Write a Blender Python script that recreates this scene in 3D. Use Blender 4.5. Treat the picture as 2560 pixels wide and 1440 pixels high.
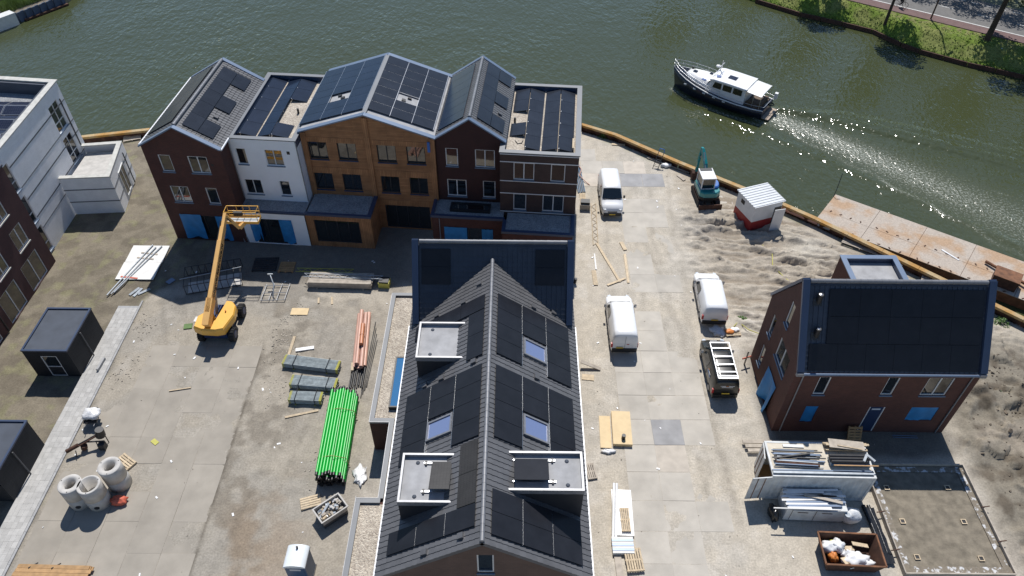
import bpy, bmesh, math, random
import numpy as np
from mathutils import Vector, Matrix
random.seed(7); RNG = np.random.default_rng(11)
R = math.radians
scene = bpy.context.scene
for o in list(bpy.data.objects): bpy.data.objects.remove(o)

# ------------------------------------------------------------------ camera
cam_d = bpy.data.cameras.new('camera'); cam = bpy.data.objects.new('camera', cam_d)
scene.collection.objects.link(cam); scene.camera = cam
cam_d.sensor_width = 36.0; cam_d.lens = 36.0 * 1866.4 / 2560.0
cam_d.clip_start = 0.5; cam_d.clip_end = 3000
PITCH, ROLL = R(44.424), R(0.5484)
_r = Vector((1, 0, 0)); _f = Vector((0, math.cos(PITCH), -math.sin(PITCH))); _u = _r.cross(_f)
_r2 = _r * math.cos(ROLL) + _u * math.sin(ROLL); _u2 = -_r * math.sin(ROLL) + _u * math.cos(ROLL)
cam.matrix_world = Matrix(((_r2.x, _u2.x, -_f.x, 0), (_r2.y, _u2.y, -_f.y, 0), (_r2.z, _u2.z, -_f.z, 41.0), (0, 0, 0, 1)))

# ------------------------------------------------------------------ sky, sun, exposure
SUN_EL, SUN_AZ = R(56.0), R(2.0)          # the sun stands ahead of the camera, above the water
world = bpy.data.worlds.new('World'); scene.world = world; world.use_nodes = True
wn = world.node_tree.nodes; wl = world.node_tree.links
bg = wn['Background']; sky = wn.new('ShaderNodeTexSky'); sky.sky_type = 'NISHITA'; sky.sun_disc = False
sky.sun_elevation = SUN_EL; sky.sun_rotation = SUN_AZ; sky.air_density = 1.0; sky.dust_density = 0.1; sky.ozone_density = 4.0
wl.new(sky.outputs[0], bg.inputs[0]); bg.inputs[1].default_value = 0.10
sun_d = bpy.data.lights.new('sun', 'SUN'); sun_d.energy = 4.8; sun_d.angle = R(0.53); sun_d.color = (1.0, 0.965, 0.915)
sun = bpy.data.objects.new('sun', sun_d); scene.collection.objects.link(sun)
sv = Vector((math.sin(SUN_AZ) * math.cos(SUN_EL), math.cos(SUN_AZ) * math.cos(SUN_EL), math.sin(SUN_EL)))
sun.rotation_euler = sv.to_track_quat('Z', 'Y').to_euler(); sun.location = (0, 60, 80)
vs = scene.view_settings; vs.view_transform = 'Standard'; vs.look = 'None'; vs.exposure = 0.02; vs.gamma = 1.0; vs.use_curve_mapping = False
scene.render.engine = 'CYCLES'

# ------------------------------------------------------------------ helpers
COL = scene.collection
class MB:
    """collects faces; fr = (origin, A, B, C) maps local coordinates"""
    def __init__(s, fr=None):
        s.v = []; s.f = []; s.sm = []; s.mi = []; s.m = 0
        s.fr = [Vector(x) for x in fr] if fr else None
    def p(s, a):
        if s.fr: a = s.fr[0] + s.fr[1] * a[0] + s.fr[2] * a[1] + s.fr[3] * a[2]
        s.v.append(tuple(a)); return len(s.v) - 1
    def face(s, ids, sm=False): s.f.append(tuple(ids)); s.sm.append(sm); s.mi.append(s.m)
    def poly(s, pts, sm=False): s.face([s.p(q) for q in pts], sm); return s
    def box(s, x0, y0, z0, x1, y1, z1):
        i = [s.p(q) for q in ((x0,y0,z0),(x1,y0,z0),(x1,y1,z0),(x0,y1,z0),(x0,y0,z1),(x1,y0,z1),(x1,y1,z1),(x0,y1,z1))]
        for q in ((3,2,1,0),(4,5,6,7),(0,1,5,4),(1,2,6,5),(2,3,7,6),(3,0,4,7)): s.face([i[k] for k in q])
        return s
    def obox(s, c, size, rz=0, tilt=0, roll=0):
        M = Matrix.Translation(c) @ Matrix.Rotation(rz, 4, 'Z') @ Matrix.Rotation(tilt, 4, 'Y') @ Matrix.Rotation(roll, 4, 'X')
        a, b, h = size[0]/2, size[1]/2, size[2]/2
        i = [s.p(M @ Vector(q)) for q in ((-a,-b,-h),(a,-b,-h),(a,b,-h),(-a,b,-h),(-a,-b,h),(a,-b,h),(a,b,h),(-a,b,h))]
        for q in ((3,2,1,0),(4,5,6,7),(0,1,5,4),(1,2,6,5),(2,3,7,6),(3,0,4,7)): s.face([i[k] for k in q])
        return s
    def prism(s, pts, z0, z1):
        n = len(pts); a = [s.p((x, y, z0)) for x, y in pts]; b = [s.p((x, y, z1)) for x, y in pts]
        s.face(a[::-1]); s.face(b)
        for k in range(n): s.face((a[k], a[(k+1) % n], b[(k+1) % n], b[k]))
        return s
    def tube(s, pts, r, n=8, caps=True, hollow=0):
        pts = [Vector(q) for q in pts]; rs = r if isinstance(r, (list, tuple)) else [r] * len(pts)
        rings = []
        up = None
        for k, q in enumerate(pts):
            d = (pts[min(k+1, len(pts)-1)] - pts[max(k-1, 0)]); d.normalize()
            if up is None: up = Vector((0,0,1)) if abs(d.z) < .9 else Vector((1,0,0))
            x = d.cross(up); x.normalize(); y = x.cross(d); up = y
            rings.append([s.p(q + (x * math.cos(2*math.pi*j/n) + y * math.sin(2*math.pi*j/n)) * rs[k]) for j in range(n)])
        for a, b in zip(rings, rings[1:]):
            for j in range(n): s.face((a[j], a[(j+1) % n], b[(j+1) % n], b[j]), True)
        if caps:
            for rg in (rings[0][::-1], rings[-1]):
                k = len(s.v); s.v += [s.v[i] for i in rg]; s.face(range(k, k+n))
        return s
    def beam(s, p0, p1, w, h):
        p0 = Vector(p0); p1 = Vector(p1); d = p1 - p0; d.normalize()
        up = Vector((0,0,1)) if abs(d.z) < .95 else Vector((0,1,0))
        x = d.cross(up); x.normalize(); y = x.cross(d)
        i = [s.p(q + x*a*w/2 + y*b*h/2) for q in (p0, p1) for a, b in ((-1,-1),(1,-1),(1,1),(-1,1))]
        for q in ((0,1,2,3),(7,6,5,4),(0,4,5,1),(1,5,6,2),(2,6,7,3),(3,7,4,0)): s.face([i[k] for k in q])
        return s
    def loft(s, secs, caps=True, sm=True, closed=True):
        rings = [[s.p(q) for q in sec] for sec in secs]; n = len(rings[0])
        for a, b in zip(rings, rings[1:]):
            for j in range(n if closed else n-1): s.face((a[j], a[(j+1) % n], b[(j+1) % n], b[j]), sm)
        if caps:
            for rg in (rings[0][::-1], rings[-1]):
                k = len(s.v); s.v += [s.v[i] for i in rg]; s.face(range(k, k+n))
        return s
    def lathe(s, prof, c=(0,0,0), n=24, closed=False):
        rings = [[s.p((c[0]+r*math.cos(2*math.pi*j/n), c[1]+r*math.sin(2*math.pi*j/n), c[2]+z)) for j in range(n)] for r, z in prof]
        for a, b in zip(rings, rings[1:] + (rings[:1] if closed else [])):
            for j in range(n): s.face((a[j], a[(j+1) % n], b[(j+1) % n], b[j]), True)
        return s
    def mesh(s, name, mats):
        me = bpy.data.meshes.new(name); me.from_pydata(s.v, [], s.f)
        me.polygons.foreach_set('use_smooth', s.sm); me.polygons.foreach_set('material_index', s.mi)
        for m in (mats if isinstance(mats, (list, tuple)) else [mats]): me.materials.append(MAT[m] if isinstance(m, str) else m)
        bm = bmesh.new(); bm.from_mesh(me); bmesh.ops.recalc_face_normals(bm, faces=bm.faces)
        uv = bm.loops.layers.uv.new('UVMap')
        for f in bm.faces:
            n = f.normal; a = (abs(n.x), abs(n.y), abs(n.z)); k = a.index(max(a))
            for l in f.loops:
                c = l.vert.co; l[uv].uv = (c.y, c.z) if k == 0 else (c.x, c.z) if k == 1 else (c.x, c.y)
        bm.to_mesh(me); bm.free()
        return me
    def build(s, name, mats, parent=None, **kw):
        return link(name, s.mesh(name, mats), parent, **kw)
def link(name, me, parent=None, loc=None, rz=None, label=None, cat=None, group=None, kind=None):
    o = bpy.data.objects.new(name, me); COL.objects.link(o)
    if parent: o.parent = parent
    if loc is not None: o.location = loc
    if rz is not None: o.rotation_euler = (0, 0, rz)
    return tag(o, label, cat, group, kind)
def tag(o, label=None, cat=None, group=None, kind=None):
    if label: o['label'] = label
    if cat: o['category'] = cat
    if group: o['group'] = group
    if kind: o['kind'] = kind
    return o
def thing(name, label, cat, loc=(0,0,0), rz=0, group=None):
    o = bpy.data.objects.new(name, None); COL.objects.link(o); o.location = loc; o.rotation_euler = (0, 0, rz)
    o.empty_display_size = .3
    return tag(o, label, cat, group)
def copy_tree(o, loc=None, rz=None, label=None, parent=None):
    c = o.copy(); COL.objects.link(c)
    if parent: c.parent = parent
    if loc is not None: c.location = loc
    if rz is not None: c.rotation_euler = (0, 0, rz)
    if label: c['label'] = label
    for ch in o.children: copy_tree(ch, parent=c)
    return c

# ------------------------------------------------------------------ materials
MAT = {}
def nodes(name):
    m = bpy.data.materials.new(name); m.use_nodes = True; MAT[name] = m
    nt = m.node_tree; return m, nt, nt.nodes, nt.links, nt.nodes['Principled BSDF']
def factor(nt, var, vsc, rnd, stretch=None):
    n, l = nt.nodes, nt.links
    geo = n.new('ShaderNodeNewGeometry'); nz = n.new('ShaderNodeTexNoise'); nz.inputs['Scale'].default_value = vsc; nz.inputs['Detail'].default_value = 5
    if stretch:
        mp = n.new('ShaderNodeMapping'); mp.inputs['Scale'].default_value = stretch; l.new(geo.outputs['Position'], mp.inputs[0]); l.new(mp.outputs[0], nz.inputs['Vector'])
    else: l.new(geo.outputs['Position'], nz.inputs['Vector'])
    mr = n.new('ShaderNodeMapRange'); mr.inputs[1].default_value = .3; mr.inputs[2].default_value = .7; mr.inputs[3].default_value = 1-var; mr.inputs[4].default_value = 1+var
    l.new(nz.outputs[0], mr.inputs[0]); out = mr.outputs[0]
    if rnd:
        oi = n.new('ShaderNodeObjectInfo'); m2 = n.new('ShaderNodeMapRange'); m2.inputs[3].default_value = 1-rnd; m2.inputs[4].default_value = 1+rnd
        l.new(oi.outputs['Random'], m2.inputs[0]); mu = n.new('ShaderNodeMath'); mu.operation = 'MULTIPLY'
        l.new(out, mu.inputs[0]); l.new(m2.outputs[0], mu.inputs[1]); out = mu.outputs[0]
    return out
def scalecol(nt, col_out, col, fac):
    vm = nt.nodes.new('ShaderNodeVectorMath'); vm.operation = 'SCALE'
    if col_out is not None: nt.links.new(col_out, vm.inputs[0])
    else: vm.inputs[0].default_value = col
    nt.links.new(fac, vm.inputs['Scale']); return vm.outputs[0]
def add_bump(nt, bs, height, dist=.02, vec=None, sc=30.):
    n, l = nt.nodes, nt.links
    if height is None:
        nz = n.new('ShaderNodeTexNoise'); nz.inputs['Scale'].default_value = sc; nz.inputs['Detail'].default_value = 4
        g = n.new('ShaderNodeNewGeometry'); l.new(g.outputs['Position'], nz.inputs['Vector']); height = nz.outputs[0]
    b = n.new('ShaderNodeBump'); b.inputs['Strength'].default_value = bs; b.inputs['Distance'].default_value = dist
    l.new(height, b.inputs['Height']); l.new(b.outputs[0], nt.nodes['Principled BSDF'].inputs['Normal'])
def M(name, col, rough=.6, metal=0., var=.12, vsc=2., bump=0., bsc=30., rnd=0., spec=.5, stretch=None, emis=0):
    m, nt, n, l, b = nodes(name)
    c = scalecol(nt, None, col, factor(nt, var, vsc, rnd, stretch)); l.new(c, b.inputs['Base Color'])
    b.inputs['Roughness'].default_value = rough; b.inputs['Metallic'].default_value = metal; b.inputs['Specular IOR Level'].default_value = spec
    if bump: add_bump(nt, bump, None, sc=bsc)
    return m
def M_brick(name, c1, c2, mortar, w=.22, h=.065, ms=.008, rough=.85, swap=False, off=.5, var=.12, bump=.25):
    m, nt, n, l, b = nodes(name)
    uv = n.new('ShaderNodeUVMap'); br = n.new('ShaderNodeTexBrick'); src = uv.outputs[0]
    if swap:
        mp = n.new('ShaderNodeMapping'); mp.inputs['Rotation'].default_value = (0, 0, R(90)); l.new(src, mp.inputs[0]); src = mp.outputs[0]
    l.new(src, br.inputs['Vector']); br.offset = off
    for k, v in (('Color1', c1), ('Color2', c2), ('Mortar', mortar)): br.inputs[k].default_value = (*v, 1)
    for k, v in (('Scale', 1), ('Mortar Size', ms), ('Brick Width', w), ('Row Height', h), ('Mortar Smooth', .2), ('Bias', 0)): br.inputs[k].default_value = v
    c = scalecol(nt, br.outputs[0], None, factor(nt, var, 1.3, 0)); l.new(c, b.inputs['Base Color'])
    b.inputs['Roughness'].default_value = rough
    inv = n.new('ShaderNodeMath'); inv.operation = 'SUBTRACT'; inv.inputs[0].default_value = 1; l.new(br.outputs['Fac'], inv.inputs[1])
    add_bump(nt, bump, inv.outputs[0], .01)
    return m
def M_gravel(name, c1, c2, sc=28):
    m, nt, n, l, b = nodes(name)
    g = n.new('ShaderNodeNewGeometry'); vo = n.new('ShaderNodeTexVoronoi'); vo.inputs['Scale'].default_value = sc; l.new(g.outputs['Position'], vo.inputs['Vector'])
    mx = n.new('ShaderNodeMix'); mx.data_type = 'RGBA'; mx.inputs[6].default_value = (*c1, 1); mx.inputs[7].default_value = (*c2, 1)
    sp = n.new('ShaderNodeSeparateColor'); l.new(vo.outputs['Color'], sp.inputs[0]); l.new(sp.outputs[0], mx.inputs[0])
    c = scalecol(nt, mx.outputs[2], None, factor(nt, .15, .9, 0)); l.new(c, b.inputs['Base Color']); b.inputs['Roughness'].default_value = .85
    inv = n.new('ShaderNodeMath'); inv.operation = 'SUBTRACT'; inv.inputs[0].default_value = .6; l.new(vo.outputs['Distance'], inv.inputs[1])
    add_bump(nt, .9, inv.outputs[0], .05)
    return m
def M_attr(name, rough=.9, bump=.5, bsc=6., fine=.16, fsc=9.):
    """colour from the mesh's own 'Col' attribute (soil kinds), broken up by noise"""
    m, nt, n, l, b = nodes(name)
    at = n.new('ShaderNodeAttribute'); at.attribute_name = 'Col'
    c = scalecol(nt, at.outputs[0], None, factor(nt, fine, fsc, 0)); c = scalecol(nt, c, None, factor(nt, .09, 1.7, 0)); c2 = scalecol(nt, c, None, factor(nt, .10, 60., 0)); l.new(c2, b.inputs['Base Color'])
    b.inputs['Roughness'].default_value = rough; b.inputs['Specular IOR Level'].default_value = .2
    add_bump(nt, bump, None, .04, sc=bsc)
    return m
# walls
M_brick('brick_red', (.098,.030,.021), (.070,.023,.018), (.080,.050,.042))
M_brick('brick_darkred', (.060,.018,.015), (.045,.015,.013), (.048,.028,.025))
M_brick('brick_brown', (.072,.040,.032), (.052,.030,.025), (.065,.05,.045))
M_brick('brick_house', (.118,.042,.029), (.090,.031,.023), (.095,.06,.05))
M_brick('brick_aub', (.085,.033,.034), (.066,.027,.029), (.075,.05,.05))
M_brick('brick_gable', (.12,.072,.055), (.092,.055,.044), (.11,.085,.075))
M_brick('brick_white', (.87,.88,.90), (.82,.83,.85), (.74,.75,.77), var=.06, bump=.5)
M('render_white', (.88,.89,.91), .8, var=.04, vsc=.8, bump=.08)
M_brick('brick_black', (.018,.020,.024), (.013,.015,.018), (.026,.028,.032), w=.45, h=.12, ms=.012)
M_brick('cladding', (.38,.18,.078), (.29,.132,.055), (.12,.055,.025), w=2.6, h=.14, ms=.008, rough=.7, var=.22)
M_brick('cladding_up', (.40,.19,.082), (.31,.14,.058), (.12,.055,.025), w=3., h=.14, ms=.008, rough=.7, swap=True, var=.22)
M('trim_wood', (.36,.17,.065), .65, var=.25, vsc=3, stretch=(6,6,.6))
# roofs
M('roof_tile', (.105,.105,.110), .40, var=.14, vsc=1.5, rnd=.08)
M('roof_tile_blue', (.040,.048,.066), .45, var=.14, vsc=1.5, rnd=.08)
M('ridge_metal', (.17,.175,.19), .42, var=.10, vsc=1.5, rnd=.06)
M('coping_blue', (.155,.205,.29), .38, metal=.25, var=.08, vsc=.7)
M('coping_grey', (.15,.16,.175), .5, var=.08, vsc=.7)
M('coping_dark', (.040,.062,.115), .4, var=.08, vsc=.7)
M('coping_stone', (.52,.51,.47), .85, var=.14, vsc=3)
M('bitumen', (.35,.35,.355), .85, var=.16, vsc=1.6, bump=.2)
M('bitumen_dark', (.060,.072,.095), .75, var=.14, vsc=1.4)
M('zinc', (.25,.255,.27), .45, metal=.3, var=.12, vsc=4)
M('gutter_white', (.74,.75,.77), .4, var=.05)
M_gravel('gravel', (.58,.52,.43), (.32,.27,.22), 13)
M_gravel('gravel_grey', (.40,.41,.42), (.20,.21,.22), 16)
def solar(name, col, lines, cw, ch, rough=.22):
    m, nt, n, l, b = nodes(name)
    uv = n.new('ShaderNodeUVMap'); br = n.new('ShaderNodeTexBrick'); l.new(uv.outputs[0], br.inputs['Vector']); br.offset = 0
    br.inputs['Color1'].default_value = (*col, 1); br.inputs['Color2'].default_value = (col[0]*.92, col[1]*.92, col[2]*.92, 1); br.inputs['Mortar'].default_value = (*lines, 1)
    for k, v in (('Scale', 1), ('Mortar Size', .004), ('Brick Width', cw), ('Row Height', ch)): br.inputs[k].default_value = v
    c = scalecol(nt, br.outputs[0], None, factor(nt, .14, 1.2, .06)); l.new(c, b.inputs['Base Color'])
    b.inputs['Roughness'].default_value = rough; b.inputs['Specular IOR Level'].default_value = .2; b.inputs['Coat Weight'].default_value = .04; b.inputs['Coat Roughness'].default_value = .12
solar('solar', (.019,.020,.025), (.017,.019,.024), .166, .166, .3)
solar('solar_row', (.024,.029,.040), (.032,.038,.05), .166, .166, .22)
solar('solar_blue', (.014,.022,.042), (.022,.032,.05), .166, .166, .18)
solar('solar_grid', (.016,.022,.045), (.12,.13,.16), .166, .166)
solar('solar_tile', (.050,.048,.047), (.020,.019,.019), .15, .105, .5)
M('alu', (.60,.61,.63), .35, metal=.85, var=.06)
M('panel_edge', (.30,.31,.33), .4, metal=.6, var=.05)
# glass, frames
def glass(name, col, ior=1.9, rough=.03):
    m, nt, n, l, b = nodes(name); b.inputs['Base Color'].default_value = (*col, 1); b.inputs['Roughness'].default_value = rough; b.inputs['IOR'].default_value = ior
    nz = n.new('ShaderNodeTexNoise'); nz.inputs['Scale'].default_value = .9; g = n.new('ShaderNodeNewGeometry'); l.new(g.outputs['Position'], nz.inputs['Vector'])
    add_bump(nt, .04, nz.outputs[0], .1)
glass('glass', (.012,.015,.018), 2.1)
glass('glass_blue', (.045,.16,.34), 1.6)
glass('glass_sky', (.16,.20,.36), 2.2)
glass('car_glass', (.008,.014,.018), 1.8)
M('frame_white', (.72,.72,.71), .5, var=.03)
M('frame_dark', (.022,.025,.032), .5, var=.1)
M('sill_blue', (.13,.19,.27), .5, var=.08)
M('door_blue', (.022,.042,.10), .45, var=.06)
M('tarp', (.025,.22,.50), .55, var=.16, vsc=1.8, bump=.6, bsc=2.5)
# site stuff
def paint(name, col, rough=.35): 
    m = M(name, col, rough, var=.05, vsc=1.2); m.node_tree.nodes['Principled BSDF'].inputs['Coat Weight'].default_value = .4; m.node_tree.nodes['Principled BSDF'].inputs['Coat Roughness'].default_value = .15
paint('van_white', (.78,.79,.80)); paint('van_black', (.018,.017,.013)); paint('lift_yellow', (.80,.43,.06), .45); paint('teal', (.012,.21,.22)); paint('hull_navy', (.010,.014,.028)); paint('boat_white', (.80,.80,.79))
M('boom_yellow', (.80,.46,.155), .5, var=.06); M('lift_blue', (.012,.03,.10), .4); M('tyre', (.022,.022,.023), .85, var=.25, bump=.3)
M('rim', (.30,.31,.33), .4, metal=.5); M('black_plastic', (.018,.018,.02), .5); M('rubber_grey', (.10,.10,.105), .7)
M('plate_yellow', (.66,.46,.05), .5); M('light_red', (.42,.02,.02), .3); M('light_clear', (.62,.66,.70), .15); M('text_brown', (.05,.02,.012), .6); M('mark_white', (.7,.7,.7), .5); M('mark_orange', (.6,.2,.04), .5); M('mark_blue', (.05,.2,.5), .5)
M('timber', (.54,.43,.29), .75, var=.18, vsc=3, rnd=.12, stretch=(2,2,2)); M('timber_grey', (.40,.35,.29), .8, var=.2, vsc=3, rnd=.12); M('timber_brown', (.40,.24,.11), .75, var=.2, vsc=3, rnd=.12); M('ply', (.66,.50,.28), .65, var=.08, vsc=2)
M('concrete', (.50,.48,.45), .85, var=.14, vsc=2.5, bump=.2); M('yard_slab', (.325,.293,.246), .85, var=.12, vsc=.8, bump=.25, bsc=18, rnd=.06); M('concrete_slab', (.455,.42,.365), .85, var=.12, vsc=.8, bump=.25, bsc=18, rnd=.05); M('slab_dark', (.30,.295,.295), .8, var=.14, vsc=1.2, bump=.2, rnd=.05); M('slab_light', (.51,.455,.385), .85, var=.12, vsc=1.5, bump=.25, rnd=.05)
M('paver', (.43,.42,.40), .85, var=.10, vsc=3, rnd=.10); M('kerb', (.36,.36,.36), .85, var=.12, vsc=3)
M('green_pipe', (.008,.44,.05), .35, var=.06, rnd=.06); M('pink_pipe', (.58,.34,.26), .45, var=.1, rnd=.08); M('copper_pipe', (.50,.20,.10), .4, var=.1); M('black_pipe', (.012,.012,.014), .4); M('blue_pipe', (.10,.16,.24), .4, rnd=.2)
M('galv', (.33,.36,.39), .5, metal=.25, var=.15, vsc=4, rnd=.12); M('galv_bundle', (.30,.34,.35), .55, metal=.2, var=.2, vsc=5, rnd=.12); M('strap_yellow', (.50,.47,.10), .6, var=.1)
M('plastic_white', (.78,.78,.78), .45, var=.05, bump=.2, bsc=6); M('foil', (.70,.70,.70), .3, var=.15, vsc=6, bump=1., bsc=10); M('bag_red', (.55,.12,.07), .6, var=.15, vsc=6, bump=.6, bsc=8)
M('rust', (.17,.075,.035), .8, var=.4, vsc=2.5, bump=.3); M('rust_dark', (.075,.035,.022), .85, var=.35, vsc=3, bump=.3); M('beam_orange', (.50,.235,.04), .65, var=.35, vsc=1.3, bump=.1, rnd=.2); M('barge_deck', (.42,.29,.20), .8, var=.30, vsc=.6, bump=.15)
M('container_white', (.60,.61,.60), .55, var=.16, vsc=2.2, bump=.1); M('container_roof', (.58,.52,.42), .7, var=.2, vsc=1.5); M('steel_dark', (.03,.03,.033), .55, var=.2, vsc=4); M('film_black', (.015,.016,.018), .25, var=.2, bump=.6, bsc=5)
M('hut_white', (.70,.71,.71), .5, var=.06, vsc=2); M('hut_red', (.30,.020,.022), .5, var=.1); M('hut_roof', (.62,.64,.65), .4, var=.06)
M('toilet_blue', (.06,.12,.22), .45, var=.08); M('toilet_roof', (.72,.76,.78), .4, var=.05)
M('teak', (.38,.30,.23), .7, var=.12); M('cover_blue', (.03,.14,.45), .5); M('board_white', (.74,.73,.70), .75, var=.08, vsc=2); M('rubble', (.36,.32,.265), .9, var=.4, vsc=9, bump=1., bsc=9)
M('bark', (.060,.040,.026), .9, var=.3, vsc=3, bump=.6, bsc=12); M('lamp_brown', (.075,.035,.025), .7)
M('asphalt', (.155,.15,.145), .9, var=.12, vsc=1.5, bump=.15, bsc=60); M('asphalt_red', (.155,.098,.092), .9, var=.12, vsc=1.5, bump=.15, bsc=60); M('road_paint', (.62,.62,.60), .7, var=.15, vsc=5)
M('sheet_pile', (.07,.10,.16), .55, var=.2, vsc=2); M('stone_white', (.62,.62,.60), .8, var=.1)
def leafm(name, c, t=.25):
    m = M(name, c, .6, var=.35, vsc=1.2, rnd=.0); b = m.node_tree.nodes['Principled BSDF']
    b.inputs['Subsurface Weight'].default_value = 0; b.inputs['Transmission Weight'].default_value = 0
leafm('leaf', (.055,.085,.022)); leafm('leaf_olive', (.075,.085,.025)); leafm('weed', (.09,.17,.04)); leafm('reed', (.20,.27,.07)); leafm('grass_blade', (.17,.23,.045))
M_attr('soil', .95, .55, 7.); M_attr('bank_grass', .95, .8, 10., .30, 3.)
M('cyclist_cloth', (.05,.08,.22), .8); M('skin', (.42,.26,.19), .6); M('hair', (.03,.02,.015), .7); M('trouser', (.02,.02,.03), .8)
M('soil_fill', (.20,.172,.13), .95, var=.28, vsc=2.2, bump=.9, bsc=9); M('plastic_dusty', (.55,.55,.55), .8, var=.35, vsc=3, bump=.6, bsc=8); M('clod', (.15,.12,.09), .95, var=.3, vsc=2)

def M_patch(name, c1, c2, sc, lo=.45, hi=.56, rough=.85, bump=.5):
    m, nt, n, l, b = nodes(name); g = n.new('ShaderNodeNewGeometry'); nz = n.new('ShaderNodeTexNoise'); nz.inputs['Scale'].default_value = sc; nz.inputs['Detail'].default_value = 6; l.new(g.outputs['Position'], nz.inputs['Vector'])
    mr = n.new('ShaderNodeMapRange'); mr.inputs[1].default_value = lo; mr.inputs[2].default_value = hi; l.new(nz.outputs[0], mr.inputs[0])
    mx = n.new('ShaderNodeMix'); mx.data_type = 'RGBA'; mx.inputs[6].default_value = (*c1, 1); mx.inputs[7].default_value = (*c2, 1); l.new(mr.outputs[0], mx.inputs[0])
    c = scalecol(nt, mx.outputs[2], None, factor(nt, .15, 8., 0)); l.new(c, b.inputs['Base Color']); b.inputs['Roughness'].default_value = rough; add_bump(nt, bump, nz.outputs[0], .05)
M_patch('insulation', (.20,.17,.13), (.55,.55,.55), 3.2, .52, .60)
M_patch('barge_deck', (.40,.27,.17), (.42,.36,.30), .5, .40, .55, .8, .1)
M_patch('beam_orange', (.38,.20,.045), (.40,.30,.16), .9, .42, .62, .75, .1)
M('cockpit', (.10,.065,.04), .7)
# ------------------------------------------------------------------ terrain
def _h(ix, iy, seed):
    n = (ix.astype(np.int64) * 374761393 + iy.astype(np.int64) * 668265263 + seed * 1442695041) & 0x7fffffff
    n = ((n ^ (n >> 13)) * 1274126177) & 0x7fffffff
    return ((n ^ (n >> 16)) & 0xffff) / 65535.0
def vnoise(x, y, seed=0):
    ix = np.floor(x).astype(np.int64); iy = np.floor(y).astype(np.int64); fx = x - ix; fy = y - iy
    fx = fx*fx*(3-2*fx); fy = fy*fy*(3-2*fy)
    return (_h(ix,iy,seed)*(1-fx)+_h(ix+1,iy,seed)*fx)*(1-fy) + (_h(ix,iy+1,seed)*(1-fx)+_h(ix+1,iy+1,seed)*fx)*fy
def fbm(x, y, seed=0, oct=4):
    s = 0; a = .5
    for k in range(oct): s = s + a*vnoise(x*2**k, y*2**k, seed+k*17); a *= .5
    return s / (1-.5**oct)
def sstep(a, b, x): t = np.clip((x-a)/(b-a), 0, 1); return t*t*(3-2*t)
def seg_dist(x, y, pts):
    d = np.full(x.shape, 1e9)
    for (ax, ay), (bx, by) in zip(pts, pts[1:]):
        ux, uy = bx-ax, by-ay; L = ux*ux+uy*uy; t = np.clip(((x-ax)*ux+(y-ay)*uy)/L, 0, 1)
        d = np.minimum(d, np.hypot(x-ax-t*ux, y-ay-t*uy))
    return d
QUAY = [(-75,58.6),(-42.3,62.4),(-36.1,63.85),(6.9,65.5),(10.2,63.7),(15.8,59.05),(24.1,52.75),(26.4,50.8),(33.0,44.55),(38.8,39.0),(56,23.2),(75,5)]
QUAY = [(x*.9877, y*.9877) for x, y in QUAY]
QX = np.array([p[0] for p in QUAY]); QY = np.array([p[1] for p in QUAY])
def grid_mesh(name, xs, ys, zf, mat, colf=None, attrs=None):
    X, Y = np.meshgrid(xs, ys); Z = zf(X, Y); nx, ny = len(xs), len(ys)
    me = bpy.data.meshes.new(name); n = nx*ny
    me.vertices.add(n); me.vertices.foreach_set('co', np.stack([X, Y, Z], -1).astype(np.float32).ravel())
    i = np.arange(n).reshape(ny, nx); q = np.stack([i[:-1,:-1], i[:-1,1:], i[1:,1:], i[1:,:-1]], -1).reshape(-1, 4)
    me.loops.add(q.size); me.loops.foreach_set('vertex_index', q.ravel().astype(np.int32))
    me.polygons.add(len(q)); me.polygons.foreach_set('loop_start', np.arange(0, q.size, 4, dtype=np.int32)); me.polygons.foreach_set('use_smooth', np.ones(len(q), dtype=bool))
    me.update(); me.validate()
    if colf is not None:
        c = colf(X, Y); a = me.color_attributes.new('Col', 'FLOAT_COLOR', 'POINT')
        a.data.foreach_set('color', np.concatenate([c, np.ones(c.shape[:2]+(1,))], -1).astype(np.float32).ravel())
    for k, fn in (attrs or {}).items():
        a = me.attributes.new(k, 'FLOAT', 'POINT'); a.data.foreach_set('value', fn(X, Y).astype(np.float32).ravel())
    me.materials.append(MAT[mat]); return me
def axis(*segs):
    out = []
    for a, b, d in segs: out += list(np.arange(a, b, d))
    return np.array(out + [segs[-1][1]])

def flat_zone(X, Y):
    """1 where the ground is levelled: slabs, buildings, vehicles"""
    lane = sstep(5.2, 6.5, X) * (1-sstep(13.2, 15.5, X)) + sstep(11,12,X)*(1-sstep(16.5,17.5,X))*(1-sstep(40,43,Y))
    yard = sstep(-28.6, -27.8, X) * (1-sstep(-18.4, -17.6, X)) * (1-sstep(36,38.5,Y))
    build = sstep(-9.5,-9,X)*(1-sstep(4.6,5.2,X)) + sstep(16.5,17,X)*(1-sstep(28.7,29.2,X))*(1-sstep(35,36,Y)) + sstep(-40,-38,X)*(1-sstep(-34,-33,X))*sstep(49,50.5,Y)
    row = sstep(-29,-28.5,X)*(1-sstep(5,6,X))*sstep(45,46,Y)
    path = sstep(-30.6,-30.1,X)*(1-sstep(-28.3,-28,X))*(1-sstep(39,40,Y))
    qd = sstep(2.6, 1.4, np.interp(X, QX, QY)-Y)
    return np.clip(lane+yard+build+row+path+qd, 0, 1)
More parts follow.
